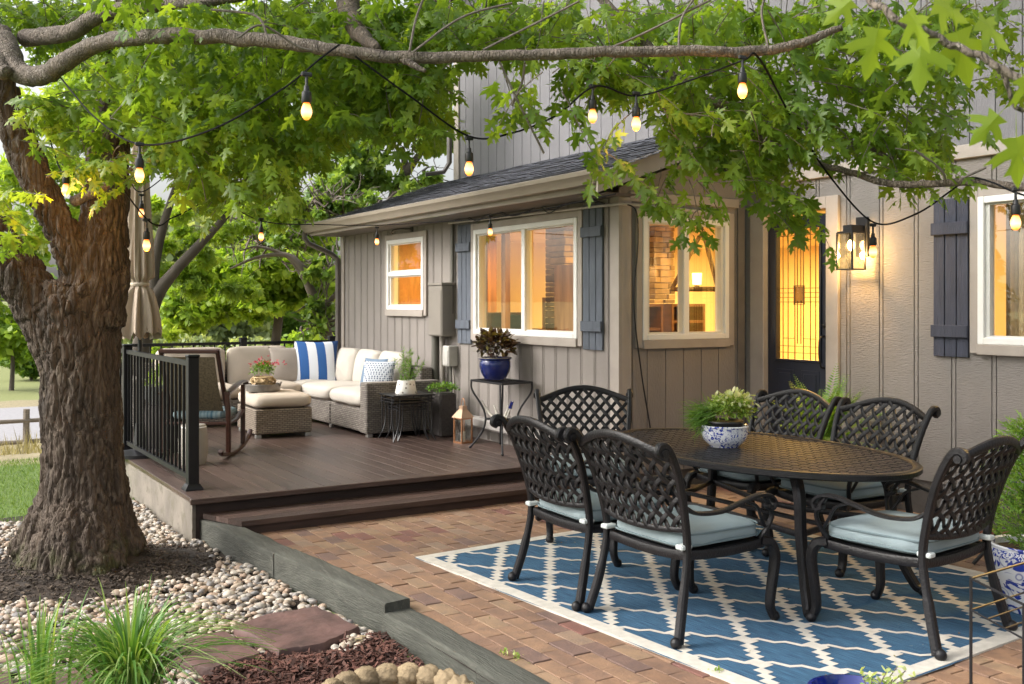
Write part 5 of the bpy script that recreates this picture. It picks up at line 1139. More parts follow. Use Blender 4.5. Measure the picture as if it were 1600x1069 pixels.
# conduit pole holding string lights
m = MB(); m.tube([(XW-.07, 9.75, 2.47), (XW-.07, 6.76, 2.43), (XW+.02, 6.74, 2.43), (XM-.3, 6.74, 2.40)], .011, 8); tag(m.build('support_pipe', mat('pale_pipe', (.45, .41, .37), .4)), 'pale horizontal pipe under the eave above the large window', 'pipe')
m = MB(); m.tube(curve([(XW-.02, 6.76, 2.44), (XW+.06, 6.70, 2.37), (XW+.12, 6.75, 2.1), (XW+.10, 6.78, 1.6), (XW+.20, 6.80, 1.0), (XW+.30, 6.80, .5), (XW+.33, 6.80, .16)], 8), .0065, 6); tag(m.build('loose_cable', M_black, smooth=60), 'thin black cable hanging down the corner of the house left of the gable window', 'cable')
pts = [(XW-.10+.03*math.sin(i*1.3), 9.6-i*.24, 2.50+.035*math.sin(i*2.1)-.02) for i in range(12)]; m = MB(); m.tube(curve(pts, 6), .006, 5); m.tube(curve([(p[0]+.04, p[1]+.1, p[2]+.02*math.sin(i*3)) for i, p in enumerate(pts)], 6), .005, 5); tag(m.build('cable_bundle', M_black, smooth=60), 'tangled black cables under the eave above the large window', 'cable')
m = MB(); m.tube(curve([(XW, 10.78, 2.475), (XW-.12, 10.82, 2.475), (XW-.20, 10.86, 2.46), (XW-.21, 10.9, 2.43), (XW-.18, 10.92, 2.42)], 5), .008, 6); m.box((XW-.01, 10.75, 2.44), (XW-.001, 10.81, 2.51)); tag(m.build('wall_hook', M_black), 'empty black iron hook above the small window', 'hook')
t = thing('hose_bib', 'small pale outdoor outlet cover low on the wall behind the lantern chair', 'outlet', (XM, 5.40, .70)); m = MB(); m.box((XM-.04, 5.36, .66), (XM-.001, 5.44, .74), .006); m.build('cover', M_trim, t, world=True); m = MB(); m.box((XM-.048, 5.38, .735), (XM-.001, 5.42, .765), .004); m.build('lid', M_trim, t, world=True)
# wall lantern
LY = 5.53; t = thing('wall_lantern', 'lit black square wall lantern with clear glass between the navy door and the shutter', 'wall lamp', (XM, LY, 1.87)); fw = .075; z0_, z1_ = 1.87, 2.17; xc = XM-.145
m = MB()
for i in (-1, 1):
    for j in (-1, 1): m.box((xc+i*fw-.006, LY+j*fw-.006, z0_), (xc+i*fw+.006, LY+j*fw+.006, z1_))
for z in (z0_, z1_-.01):
    for i in (-1, 1): m.box((xc+i*fw-.006, LY-fw+.006, z+.0004), (xc+i*fw+.006, LY+fw-.006, z+.0104)); m.box((xc-fw+.006, LY+i*fw-.006, z+.0008), (xc+fw-.006, LY+i*fw+.006, z+.0100))
m.box((xc-fw, LY-fw, z1_+.0005), (xc+fw, LY+fw, z1_+.008)); m.build('frame', M_black, t, world=True)
m = MB(); m.box((XM-.02, LY-.06, 1.98), (XM-.001, LY+.06, 2.30), .004); m.box((xc+.02, LY-.03, 2.18), (XM-.018, LY+.03, 2.23)); m.box((xc-.045, LY-.045, 2.179), (xc+.045, LY+.045, 2.23), .004); m.build('backplate', M_black, t, world=True)
m = MB(); m.lathe([(0, .0), (.014, .0), (.016, -.06), (0, -.06)], (xc, LY, 2.17), 12); m.build('socket', M_black, t, world=True)
M_fil = emis('filament_glow', (1, .60, .22), 30); M_env = emis('bulb_glow', (1, .42, .09), 7)
m = MB(); m.lathe([(.0, -.145), (.018, -.135), (.029, -.11), (.028, -.088), (.016, -.062), (0, -.06)], (xc, LY, 2.17), 14); m.build('bulb', emis('lantern_bulb', (1, .62, .24), 22), t, world=True, smooth=True)
m = MB()
for i in (-1, 1): m.box((xc+i*(fw+.000)-.0015, LY-fw+.006, z0_+.01), (xc+i*(fw+.000)+.0015, LY+fw-.006, z1_-.01)); m.box((xc-fw+.006, LY+i*fw-.0015, z0_+.01), (xc+fw-.006, LY+i*fw+.0015, z1_-.01))
m.build('glass', M_glass, t, world=True, smooth=False)
l = bpy.data.lights.new('lantern_light', 'POINT'); l.energy = 24; l.color = (1, .58, .20); l.shadow_soft_size = .03; o = bpy.data.objects.new('lantern_light', l); COL.objects.link(o); o.location = (xc, LY, 1.99)

# ================================================================ interior things
cp = W(1098, 452, 10.4); t = thing('chandelier', 'dark iron wagon wheel chandelier with lit glass shade, seen through the gable window', 'chandelier', (cp.x, cp.y, cp.z)); M_ci = mat('chandelier_iron', (.05, .025, .012), .5)
rr = .31; m = MB(); m.tube([(rr*math.cos(a), rr*math.sin(a), 0) for a in np.linspace(0, 6.2832, 33)], .022, 8, side=(0, 0, 1), h=.012, cap=False); m.build('ring', M_ci, t)
m = MB()
for k in range(3): a = k*2.094+.3; m.tube([(rr*math.cos(a), rr*math.sin(a), 0), (.03*math.cos(a), .03*math.sin(a), .54)], .022, 6)
m.tube([(0, 0, .5), (0, 0, 1.0)], .008, 6); m.lathe([(0, .56), (.035, .56), (.035, .52), (0, .52)], n=12); m.build('strap', M_ci, t)
for k in range(1):
    a = 3.6; m = MB(); m.lathe([(.0, 0), (.03, 0), (.022, .03), (0, .03)], (rr*.5*math.cos(a), rr*.5*math.sin(a), .01), 10); s_ = m.build('lamp_holder', M_ci, t)
    m = MB(); m.lathe([(0, .03), (.045, .035), (.05, .15), (.046, .15), (.0, .12)], (rr*.5*math.cos(a), rr*.5*math.sin(a), .01), 14); m.build('shade', emis('shade_glow', (1, .62, .22), 4) if k == 0 else MATS['shade_glow'], s_)
M_stone = mat('stacked_stone', (.34, .25, .15), .85, 0, .25, 6, tone=.45, bump=.5, bscale=30)
def pillar(px, Z, wd, lab):
    c = W(px, 475, Z); m = MB(); z = .37
    while z < 2.48:
        h = random.uniform(.04, .09); h = min(h, 2.49-z); u = -wd/2
        for s_ in range(2):
            w_ = wd/2+random.uniform(-.08, .08) if s_ == 0 else wd/2-u; w_ = min(w_, wd/2-u); pr = random.uniform(0, .03); m.box((c.x+u, c.y-.18-pr, z+.002), (c.x+u+w_-.004, c.y+.18, z+h-.003), .006); u += w_
        z += h
    tag(m.build('stone_pillar', M_stone), lab, 'pillar')
pillar(1022, 12.0, .30, 'stacked stone fireplace column seen through the left pane of the gable window'); pillar(884, 11.2, .30, 'stacked stone column seen through the right side of the large window')
def cabinet(px, Z, wd, dp, z0, z1, lab, nsh=3, mt=None):
    c = W(px, 475, Z); t = thing('wood_cabinet', lab, 'cabinet', (c.x, c.y, z0)); mt = mt or mat('walnut', (.12, .05, .02), .5, 0, .3, 4, (1, 1, 5)); m = MB(); h = z1-z0; m.box((-wd/2, dp/2-.02, 0), (wd/2, dp/2, h)); m.box((-wd/2, -dp/2, 0), (-wd/2+.03, dp/2-.02, h)); m.box((wd/2-.03, -dp/2, 0), (wd/2, dp/2-.02, h)); m.box((-wd/2+.03, -dp/2, h-.03), (wd/2-.03, dp/2-.02, h)); m.build('case', mt, t)
    for k in range(nsh): m = MB(); z = h*(k+.3)/nsh; m.box((-wd/2+.03, -dp/2+.01, z), (wd/2-.03, dp/2-.02, z+.03)); m.build('shelf', mt, t)
cabinet(990, 11.2, .5, .4, .36, 1.6, 'dark wooden shelf unit left of the stone column behind the gable window'); cabinet(1058, 11.8, .5, .4, .36, 1.6, 'dark wooden shelf unit right of the stone column behind the gable window', 4)
cabinet(783, 12.1, .5, .35, .36, 1.5, 'dark wooden cabinet behind the left pane of the large window', 3); cabinet(905, 10.6, .35, .4, .36, 2.0, 'orange wood cabinet at the right edge inside the large window', 2, M_inw)
t = thing('indoor_sofa', 'brown leather sofa back low in the gable window', 'sofa', W(1020, 560, 10.0)); t.location.z = .36; M_lea = mat('brown_leather', (.16, .06, .03), .45)
m = MB(); m.cushion((0, 0, .52), 1.1, .28, .5, .3, 24, 12); m.build('backrest', M_lea, t, smooth=True); m = MB(); m.cushion((.1, .4, .25), 1.0, .8, .4, .3, 24, 12); m.build('seat', M_lea, t, smooth=True)
# interior window trims by the large window : wooden posts and an easel
t = thing('easel', 'pale wooden easel frame leaning inside the large window', 'easel', W(860, 475, 11.2)); t.location.z = .37; M_pine = mat('pine', (.55, .36, .13), .6)
for k, (a, b) in enumerate((((-.25, 0, 0), (.25, .1, 1.45)), ((-.05, .05, 0), (-.02, .1, 1.3)), ((-.3, 0, .95), (.3, 0, .92)), ((.1, .05, 0), (.04, .1, 1.3)))): m = MB(); m.tube([a, b], .02, 6); m.build('bar', M_pine, t)
# curtain behind the right window
m = MB(); m.box((5.50, 9.02, .4), (5.56, 9.10, 2.48)); m.build('interior_post', M_inw, hs_, world=True)
t = thing('curtain', 'sheer beige curtain panel inside the right hand window', 'curtain', (XM+.25, 4.25, .6)); m = MB(); m.grid(lambda i, j: (XM+.22+.022*math.sin(i*38)+.008*math.sin(i*90), 4.44-.42*i, .6+1.8*j), 90, 6); m.build('panel', mat('curtain_linen', (.50, .38, .22), .9, 0, .1, 20), t, world=True, smooth=True)
m = MB(); m.tube([(XM+.22, 4.6, 2.42), (XM+.22, 2.9, 2.42)], .012, 8); m.build('rod', M_black, t, world=True)

# small litter on the hard surfaces
P = []
for _ in range(420):
    x, y = rng.uniform(2.3, 6.6), rng.uniform(2.0, 7.3)
    if noise.noise(Vector((x*.9, y*.9, 4))) > -.1 or rng.random() < .25: P.append((x, y, .004 if not (2.9 < x < 5.5 and 2.85 < y < 5.8) else .016))
for _ in range(90): P.append((rng.uniform(1.95, 5.2), rng.uniform(7.45, 9.6), DZ+.004))
P = np.array(P); n = len(P); T = rng.normal(0, 1, (n, 3)); T[:, 2] *= .12
tag(leaves('leaf_litter', P, T, rng.normal(0, .25, (n, 3))+(0, 0, 1), rng.uniform(.005, .020, n), OVAL, leafmat('litter_leaf', (.09, .05, .025), (.2, .14, .06), (.16, .2, .05), .1)), kind='stuff')
# fern by the door, bench at right
fc = Vector((6.3, 5.55, 0)); t = thing('fern_pot', 'green fern in a dark pot between the house wall and the chairs by the door', 'potted plant', fc); pot_lathe(t, 'pot', [(0, 0), (.12, 0), (.16, .48), (.17, .50), (.16, .51), (.15, .48), (0, .47)], M_black)
acc = []
for i in range(30):
    a = rng.uniform(0, 6.28); el_ = rng.uniform(.35, 1.35); L_ = rng.uniform(.45, .72); p = np.array(fc)+(0, 0, .48); d = np.array((math.cos(a)*math.cos(el_), math.sin(a)*math.cos(el_), math.sin(el_)))
    for q in range(30):
        d = d+(0, 0, -.022); d /= np.linalg.norm(d); p = p+d*L_/30; s_ = np.cross(d, (0, 0, 1)); s_ /= np.linalg.norm(s_)+1e-6
        for g_ in (-1, 1): acc.append((p.copy(), s_*g_+d*.5, np.cross(s_, d)+rng.normal(0, .15, 3), .075*math.sin(math.pi*min(1, (q+3)/33))+.012, rng.random()))
acc_leaves('fronds', acc, (np.array([(0, 0, 0), (.13, .35, .03), (0, 1, -.1), (-.13, .35, .03)]), np.array([(0, 1, 3), (1, 2, 3)])), M_g1, tuple(fc), t)
bc = W(1610, 742, 6.2); t = thing('patio_side_table', 'dark metal side table with curved legs against the house wall at the right edge', 'side table', (bc.x, bc.y, 0)); m = MB(); m.box((-.28, -.24, bc.z-.03), (.28, .24, bc.z), .006); m.build('table_top', mat('slate_metal', (.05, .06, .09), .4), t)
for i in (-1, 1):
    for j in (-1, 1): m = MB(); m.tube(curve([(i*.22, j*.2, bc.z-.02), (i*.13, j*.12, bc.z*.6), (i*.15, j*.14, bc.z*.3), (i*.24, j*.22, .01)], 6), .012, 8); m.build('leg', M_black, t)
m = MB(); m.tube([(-.26, .22, bc.z), (-.26, .22, bc.z+.10), (.26, .22, bc.z+.10), (.26, .22, bc.z)], .010, 6); m.build('back_rail', M_black, t)
# brick row at wall
for k, (dy, lab) in enumerate(((0, 'loose red brick lying on the patio against the house foundation, left of two'), (-.24, 'loose red brick lying on the patio against the house foundation, right of two'))):
    m = MB(); m.box((6.45, 4.35+dy, .0), (6.56, 4.56+dy, .055), .006); tag(m.build('loose_brick', MATS.get('loose_brick') or mat('loose_brick', (.22, .09, .055), .8, 0, .3, 10)), lab, 'brick')

# ================================================================ BIG MAPLE
MT = thing('maple_tree', 'large silver maple with a thick furrowed trunk and branches over the patio', 'tree', (TB.x, TB.y, -.1))
def limb(m, pts, n=16, sub=8):   # pts (px,py,Z,r_px) -> tapered tube
    q = [(*W(p[0], p[1], p[2]), p[3]/1600*p[2]) for p in pts]; q = curve(q, sub); m.tube([a[:3] for a in q], [a[3] for a in q], n)
tm = MB()
limb(tm, [(122, 905, 6.62, 104), (128, 850, 6.62, 84), (131, 790, 6.62, 69), (130, 700, 6.62, 63), (127, 600, 6.62, 62), (122, 530, 6.62, 66), (118, 480, 6.62, 66), (122, 440, 6.62, 58)], 40)
limb(tm, [(140, 500, 6.62, 56), (158, 430, 6.62, 44), (164, 360, 6.62, 38), (166, 300, 6.65, 36), (172, 220, 6.7, 33), (186, 130, 6.8, 29), (200, 40, 6.9, 26), (215, -120, 7.0, 22)], 28)
limb(tm, [(132, 440, 6.58, 38), (108, 385, 6.5, 29), (80, 330, 6.45, 27), (50, 270, 6.4, 28), (22, 200, 6.35, 27), (-2, 120, 6.3, 24), (-20, 40, 6.3, 22), (-30, -60, 6.3, 18)], 24)
limb(tm, [(104, 540, 6.6, 54), (62, 478, 6.55, 44), (26, 425, 6.5, 40), (-12, 375, 6.5, 37), (-70, 300, 6.5, 34), (-130, 220, 6.5, 30)], 28)
for (px, py, a) in ((50, 880, .3), (215, 862, 1), (180, 890, .6), (110, 910, .3), (30, 865, 0), (150, 905, 0), (80, 900, 0)):   # root flare
    limb(tm, [(122, 740, 6.62, 45), (122+(px-122)*.55, 825, 6.6-(py-870)*.005, 40), (px, py+6, 6.6-(py-870)*.010, 26)], 14)
tmp = tm.build('trunk_tmp', M_bark, smooth=True, org=(0, 0, 0)); md = tmp.modifiers.new('r', 'REMESH'); md.mode = 'VOXEL'; md.voxel_size = .0095; md2 = tmp.modifiers.new('s', 'SMOOTH'); md2.factor = .6; md2.iterations = 10
dg = bpy.context.evaluated_depsgraph_get(); ev = tmp.evaluated_get(dg); me = bpy.data.meshes.new_from_object(ev); bpy.data.objects.remove(tmp)
nv = len(me.vertices); co = np.empty(nv*3); me.vertices.foreach_get('co', co); co = co.reshape(-1, 3); no = np.empty(nv*3); me.vertices.foreach_get('normal', no); no = no.reshape(-1, 3)
dsp = np.empty(nv)
for i in range(nv):
    x, y, z = co[i]; wx = .03*noise.noise(Vector((x*8, y*8, z*6))); wy = .03*noise.noise(Vector((x*8+9, y*8, z*6)))
    d1, p1 = noise.voronoi(Vector(((x+wx)*17, (y+wy)*17, z*3.4+wx*20))); d2, p2 = noise.voronoi(Vector(((x+wy)*38, (y+wx)*38, z*9)))
    e1 = min(1, max(0, (d1[1]-d1[0])*3.2)); e2 = min(1, max(0, (d2[1]-d2[0])*3)); c = noise.noise(Vector((x*70, y*70, z*22)))
    tilt = noise.cell(p1[0]*7)-.5
    dsp[i] = (-.022*(1-e1**.6)-.009*(1-e2**.7)+.006*c+.010*tilt+.018*noise.noise(Vector((x*3, y*3, z*2))))*(1 if z < 2.2 else .7)
co += no*dsp[:, None]-np.array(MT.location); me.vertices.foreach_set('co', co.ravel()); me.polygons.foreach_set('use_smooth', [True]*len(me.polygons)); me.update()
me.materials.clear(); me.materials.append(M_bark); o = bpy.data.objects.new('trunk', me); COL.objects.link(o); o.parent = MT
# moss / fissure colour : uses pointiness like depth from a second noise, plus moss low on the left
N, L, b = nodes(M_bark); prev = b.inputs['Base Color'].links[0].from_socket
tc = N.new('ShaderNodeTexCoord'); sp = N.new('ShaderNodeSeparateXYZ'); L.new(tc.outputs['Object'], sp.inputs[0]); mr = N.new('ShaderNodeMapRange'); mr.inputs['From Min'].default_value = .75; mr.inputs['From Max'].default_value = .0; L.new(sp.outputs[2], mr.inputs[0])
nz = N.new('ShaderNodeTexNoise'); nz.inputs['Scale'].default_value = 9; nz.inputs['Detail'].default_value = 6; L.new(tc.outputs['Object'], nz.inputs['Vector']); mu = N.new('ShaderNodeMath'); mu.operation = 'MULTIPLY'; L.new(nz.outputs['Fac'], mu.inputs[0]); L.new(mr.outputs[0], mu.inputs[1])
rp = N.new('ShaderNodeValToRGB'); rp.color_ramp.elements[0].position = .36; rp.color_ramp.elements[1].position = .52; L.new(mu.outputs[0], rp.inputs[0]); mx = N.new('ShaderNodeMixRGB'); L.new(rp.outputs[0], mx.inputs[0]); L.new(prev, mx.inputs[1]); mx.inputs[2].default_value = (.055, .055, .02, 1); L.new(mx.outputs[0], b.inputs['Base Color'])
M_branch = mat('branch_bark', (.12, .095, .075), .85, 0, .4, 16, (1, 1, 1), bump=1, bscale=55, wear=.42, wearcol=(.25, .215, .18), det=8)
bark_detail(M_branch, 60)
def branch(pts, nm='branch', n=14, mt=None):
    m = MB(); q = curve([(*W(p[0], p[1], p[2]), p[3]/1600*p[2]) for p in pts], 10); P = []; Rr = []
    for i, a in enumerate(q): P.append((a[0], a[1], a[2]+.012*noise.noise(Vector((i*.35, pts[0][0], 0))))); Rr.append(a[3]*(1+.12*noise.noise(Vector((i*.6, 7, pts[0][1])))))
    m.tube(P, Rr, n, wob=.05); return m.build(nm, mt or M_branch, MT, world=True, smooth=True)
branch([(-60, 150, 6.35, 22), (-12, 60, 6.25, 20), (10, 75, 6.1, 19), (28, 112, 6.0, 17), (65, 118, 5.9, 15.5), (100, 98, 5.75, 14.5), (150, 70, 5.6, 13), (220, 58, 5.4, 12), (330, 57, 5.15, 11.5), (440, 66, 4.95, 11), (520, 78, 4.8, 10), (640, 90, 4.75, 9.5), (780, 87, 4.7, 8.5), (900, 83, 4.65, 8.5), (1060, 80, 4.6, 8.5), (1180, 80, 4.6, 8), (1250, 68, 4.6, 7), (1315, 42, 4.6, 5)])
branch([(630, 92, 4.75, 7), (650, 104, 4.72, 5), (664, 112, 4.7, 3)], n=8)
branch([(10, 75, 6.1, 14), (2, 108, 5.98, 16), (12, 112, 5.9, 8)], n=10)
branch([(40, 60, 6.3, 14), (110, 50, 6.0, 13), (160, 22, 5.8, 12), (240, 8, 5.6, 10), (330, 2, 5.4, 9), (480, -30, 5.2, 7)])
branch([(165, 200, 6.7, 22), (250, 170, 6.7, 17), (330, 165, 6.6, 15), (420, 150, 6.6, 14), (490, 108, 6.6, 13), (560, 60, 6.6, 12), (640, 20, 6.6, 9), (760, -20, 6.6, 6)], mt=M_bark)
branch([(590, 75, 4.75, 6), (560, 50, 5.2, 14), (545, 10, 5.6, 18), (540, -60, 5.9, 22)], mt=M_bark)
branch([(115, 315, 6.45, 9), (150, 300, 6.4, 7), (180, 280, 6.35, 5), (208, 262, 6.3, 3)])
branch([(1760, 330, 4.4, 8), (1640, 300, 4.6, 7), (1520, 285, 4.8, 6), (1400, 288, 5.0, 5.5), (1330, 270, 5.2, 5), (1240, 240, 5.4, 4), (1150, 190, 5.6, 4), (1050, 110, 5.9, 5), (960, 20, 6.2, 7), (900, -50, 6.5, 9)])
branch([(1000, 60, 5.8, 9), (1080, 140, 5.6, 8), (1160, 175, 5.5, 7), (1260, 200, 5.4, 5), (1340, 225, 5.3, 4), (1400, 250, 5.2, 3)])
branch([(1640, 150, 1.9, 7), (1560, 105, 1.95, 6), (1470, 60, 2.0, 6), (1400, 30, 2.0, 5.5), (1340, -20, 2.1, 6)])
branch([(1640, 165, 1.95, 3), (1590, 170, 1.95, 3.5), (1572, 125, 1.95, 4), (1560, 105, 1.95, 5)], n=8)
# thin grey twigs above the long branch
tw = MB()
for pts in ([(645, 82), (700, 40), (740, 20), (800, 5)], [(755, 78), (800, 55), (850, 30), (905, 2)], [(640, 80), (650, 30), (665, -10)], [(370, 60), (410, 40), (470, 75), (520, 80)], [(1060, 75), (1065, 30), (1090, -10)], [(780, 96), (810, 160), (850, 240)], [(820, 98), (815, 130), (800, 165)], [(420, 64), (400, 25), (330, 15)], [(1200, 72), (1190, 20), (1200, -20)], [(940, 80), (1000, 55), (1110, 0)], [(1500, 280), (1540, 262)], [(1430, 235), (1470, 265), (1478, 285)]):
    z = 4.7; tw.tube(curve([tuple(W(px, py, z+.05*i)) for i, (px, py) in enumerate(pts)], 6), .006, 5, wob=.1)
# leafy sprays
acc = []
def region(poly, z0, z1, n, L_=(.22, .5), size=(.07, .11), dirn=(0, 0, 0), droop=.6, rnd=1.0, base=None, twig=True):
    for _ in range(n):
        px, py = samp(poly); Z = rng.uniform(z0, z1); d = rng.normal(0, 1, 3)*rnd+np.array(dirn); d[2] *= .5; d[2] -= .15
        l = rng.uniform(*L_); dd = d/np.linalg.norm(d); p = np.array(W(px, py, Z))-dd*l*.5
        spray(acc, p, d, l, droop=droop, size=size, tw=tw if twig else None, base=base)
# top left canopy, several depths
region([(0, 0), (700, 0), (690, 150), (560, 215), (470, 230), (380, 250), (280, 250), (190, 130), (0, 60)], 6.8, 9.5, 330, twig=False)
region([(190, 0), (710, 0), (700, 110), (660, 190), (600, 170), (560, 190), (500, 215), (440, 290), (400, 275), (330, 290), (290, 270), (230, 220), (190, 150)], 5.2, 6.8, 330, twig=False)
region([(20, 130), (200, 120), (205, 300), (150, 270), (60, 250), (30, 180)], 5.6, 6.2, 28)
region([(-20, 290), (90, 280), (60, 380), (-20, 360)], 5.6, 6.1, 6)
region([(0, 0), (190, 0), (180, 60), (100, 50), (0, 30)], 6.4, 7.0, 40)
region([(200, 90), (640, 95), (620, 150), (480, 190), (420, 280), (350, 330), (290, 290), (220, 230)], 5.5, 6.1, 66)
region([(330, 0), (860, 0), (860, 60), (520, 50), (330, 30)], 5.15, 6.8, 100)
region([(490, 90), (700, 95), (690, 190), (640, 215), (560, 190)], 5.3, 7.5, 70)
# band over the upper storey
region([(700, 0), (1150, 0), (1180, 70), (1000, 80), (860, 60), (700, 45)], 5.0, 7.5, 130)
region([(860, 80), (1160, 90), (1150, 150), (1060, 190), (960, 140), (900, 130)], 5.0, 6.0, 42)
# the big drooping mass right of centre
region([(1000, 100), (1150, 90), (1270, 170), (1290, 240), (1220, 240), (1140, 200), (1040, 180)], 4.9, 6.0, 44, dirn=(1.1, -.6, -.3))
region([(1150, 60), (1330, 50), (1400, 150), (1480, 230), (1380, 230), (1280, 190), (1180, 110)], 4.8, 5.9, 50, dirn=(1.1, -.6, -.2))
region([(1040, 150), (1150, 170), (1230, 230), (1210, 300), (1130, 260), (1060, 230)], 5.0, 5.9, 36, dirn=(.9, -.5, -.5))
region([(1180, 290), (1270, 300), (1290, 350), (1210, 330)], 5.0, 5.6, 5, dirn=(.9, -.4, -.7))
region([(1000, 255), (1100, 265), (1130, 340), (1020, 310)], 5.0, 5.6, 7, dirn=(.3, -.1, -.9))
region([(1290, 40), (1560, 0), (1600, 60), (1600, 140), (1520, 190), (1420, 150)], 4.8, 6.0, 34, dirn=(1, -.5, -.1))
region([(1370, 190), (1500, 190), (1450, 270), (1390, 260)], 4.9, 5.5, 13, dirn=(.5, -.3, -.7))
region([(1150, 0), (1500, 0), (1500, 40), (1150, 50)], 4.9, 6.0, 42)
region([(770, 120), (850, 120), (830, 170), (790, 170)], 4.7, 5.0, 4)
region([(905, 195), (960, 200), (950, 230)], 4.7, 5.0, 2)
# overhead canopy above the picture
region([(-300, -500), (1700, -600), (1700, -30), (-300, -30)], 4.5, 9, 170, L_=(.4, .8), size=(.11, .16), twig=False)
# foreground big leaves at the top right
for (px, py, Z, s_, tx, tz) in ((1372, 45, 1.95, .10, -.15, -1), (1440, 62, 2.0, .11, -.05, -1), (1495, 50, 2.0, .115, .35, -1), (1420, 20, 1.9, .09, .6, -.7), (1530, 30, 2.0, .10, .8, -.5), (1560, 180, 1.95, .075, -.5, -.6), (1588, 215, 1.95, .10, .2, -1), (1598, 120, 1.9, .08, .5, -.8), (1460, 5, 2.0, .09, .9, -.3), (1330, 0, 2.0, .07, -.6, -.5)):
    p = np.array(W(px, py, Z)); rt = np.array((CY, -SY, 0)); fw_ = np.array((SY, CY, 0)); acc.append((p, rt*tx+np.array((0, 0, tz))+fw_*.15, -fw_+rng.normal(0, .25, 3)+(0, 0, .3), s_, .75+.2*rng.random()))
tag(tw.build('twigs', M_twig, MT, world=True), kind='stuff'); print('maple leaves', len(acc))
acc_leaves('crown', acc, MAPLE, M_leaf, tuple(MT.location), MT)

# ================================================================ string lights
M_cord = mat('black_cord', (.006, .006, .007), .8, spec=.15)
M_bulbg = glassmat('bulb_envelope', (1, .78, .5), 1.5)
def lights(label, cords, bulbs):
    p0 = W(*bulbs[0]); t = thing('string_lights', label, 'string lights', p0)
    m = MB()
    for cpts in cords: m.tube(curve([tuple(W(*p)) for p in cpts], 10), .0048, 6)
    m.build('cord', M_cord, t, world=True)
    for (px, py, Z) in bulbs:
        c = W(px, py, Z); k = .9; m = MB(); m.lathe([(0, .098), (.010, .095), (.012, .075), (.019, .07), (.021, .035), (.018, .028), (0, .028)], c, 12); m.tube([(c.x, c.y, c.z+.14), (c.x, c.y, c.z+.09)], .006, 6); m.box((c.x-.022, c.y-.008, c.z+.132), (c.x+.022, c.y+.008, c.z+.150), .004)
        s_ = m.build('lamp_socket', M_black, t, world=True)
        m = MB(); m.lathe([(.0, -.040), (.009, -.038), (.017, -.028), (.0215, -.013), (.0215, .0), (.017, .015), (.012, .028), (.0, .029)], c, 14); o = m.build('bulb', M_env, s_, smooth=True); o.location = -p0
        m = MB(); m.lathe([(0, -.034), (.014, -.026), (.0155, -.008), (.010, .008), (0, .012)], c, 10); 
M_env.node_tree.nodes['Principled BSDF'].inputs['Emission Strength'].default_value = 1.5
N, L, b = nodes(M_env); tc = N.new('ShaderNodeTexCoord'); sp = N.new('ShaderNodeSeparateXYZ'); L.new(tc.outputs['Generated'], sp.inputs[0]); rp = N.new('ShaderNodeValToRGB'); e = rp.color_ramp.elements; e[0].position = .1; e[0].color = (1, .26, .03, 1); e[1].position = .95; e[1].color = (.7, .14, .01, 1); k = e.new(.42); k.color = (1.3, .85, .40, 1); L.new(sp.outputs[2], rp.inputs[0]); L.new(rp.outputs[0], b.inputs['Emission Color'])
lights('black cord of glowing bulbs looping along the long branch across the whole view',
       [[(95, 122, 5.8), (150, 185, 5.3), (222, 226, 4.9), (330, 203, 4.7), (440, 140, 4.6), (500, 92, 4.6), (530, 70, 4.68)], [(555, 88, 4.72), (640, 150, 4.8), (733, 213, 4.95), (800, 208, 4.9), (870, 180, 4.85), (930, 135, 4.85), (994, 150, 4.9), (1080, 125, 4.8), (1160, 95, 4.55), (1185, 90, 4.55), (1235, 180, 4.9), (1300, 280, 5.3), (1366, 348, 5.65), (1430, 335, 5.3), (1490, 295, 5.0), (1515, 278, 4.85), (1550, 285, 4.6), (1590, 302, 4.5), (1660, 320, 4.3)]],
       [(479, 172, 4.05), (218, 272, 4.85), (733, 262, 4.95), (926, 180, 5.0), (994, 192, 4.9), (1160, 140, 4.5), (1364, 392, 5.6), (1587, 346, 4.5)])
lights('black cord of glowing bulbs strung from the big tree to the eave',
       [[(95, 160, 6.3), (150, 235, 6.25), (232, 345, 5.9), (270, 340, 6.5), (310, 320, 7)], [(330, 300, 7.5), (408, 345, 8.4), (500, 351, 9.9), (589, 352, 10.9), (680, 347, 10.2), (766, 341, 9.5), (860, 325, 8.6), (962, 303, 7.7)]],
       [(229, 382, 5.9), (408, 369, 8.4), (589, 377, 10.6), (766, 362, 9.4)])
lights('short black cord with dim glowing bulbs hanging in the crotch of the big tree', [[(70, 190, 6.1), (85, 240, 6.0), (103, 272, 5.9), (150, 262, 6.0), (190, 240, 6.2)], [(190, 240, 6.6), (221, 300, 8.3), (300, 240, 8.5), (317, 250, 8.5), (381, 240, 8.6), (430, 200, 8.8)]], [(103, 295, 5.9), (221, 332, 8.3), (317, 268, 8.5), (381, 256, 8.6)])
def plight(px, py, Z, e): l = bpy.data.lights.new('bulb_light', 'POINT'); l.energy = e; l.color = (1, .48, .12); l.shadow_soft_size = .03; o = bpy.data.objects.new('bulb_light', l); COL.objects.link(o); o.location = W(px, py, Z)-Vector((0, 0, .075))
plight(103, 295, 5.9, 6.5); plight(218, 272, 4.85, 3.5); plight(229, 382, 5.9, 2.5); plight(1160, 140, 4.5, 2.0); plight(994, 192, 4.9, 1.5)

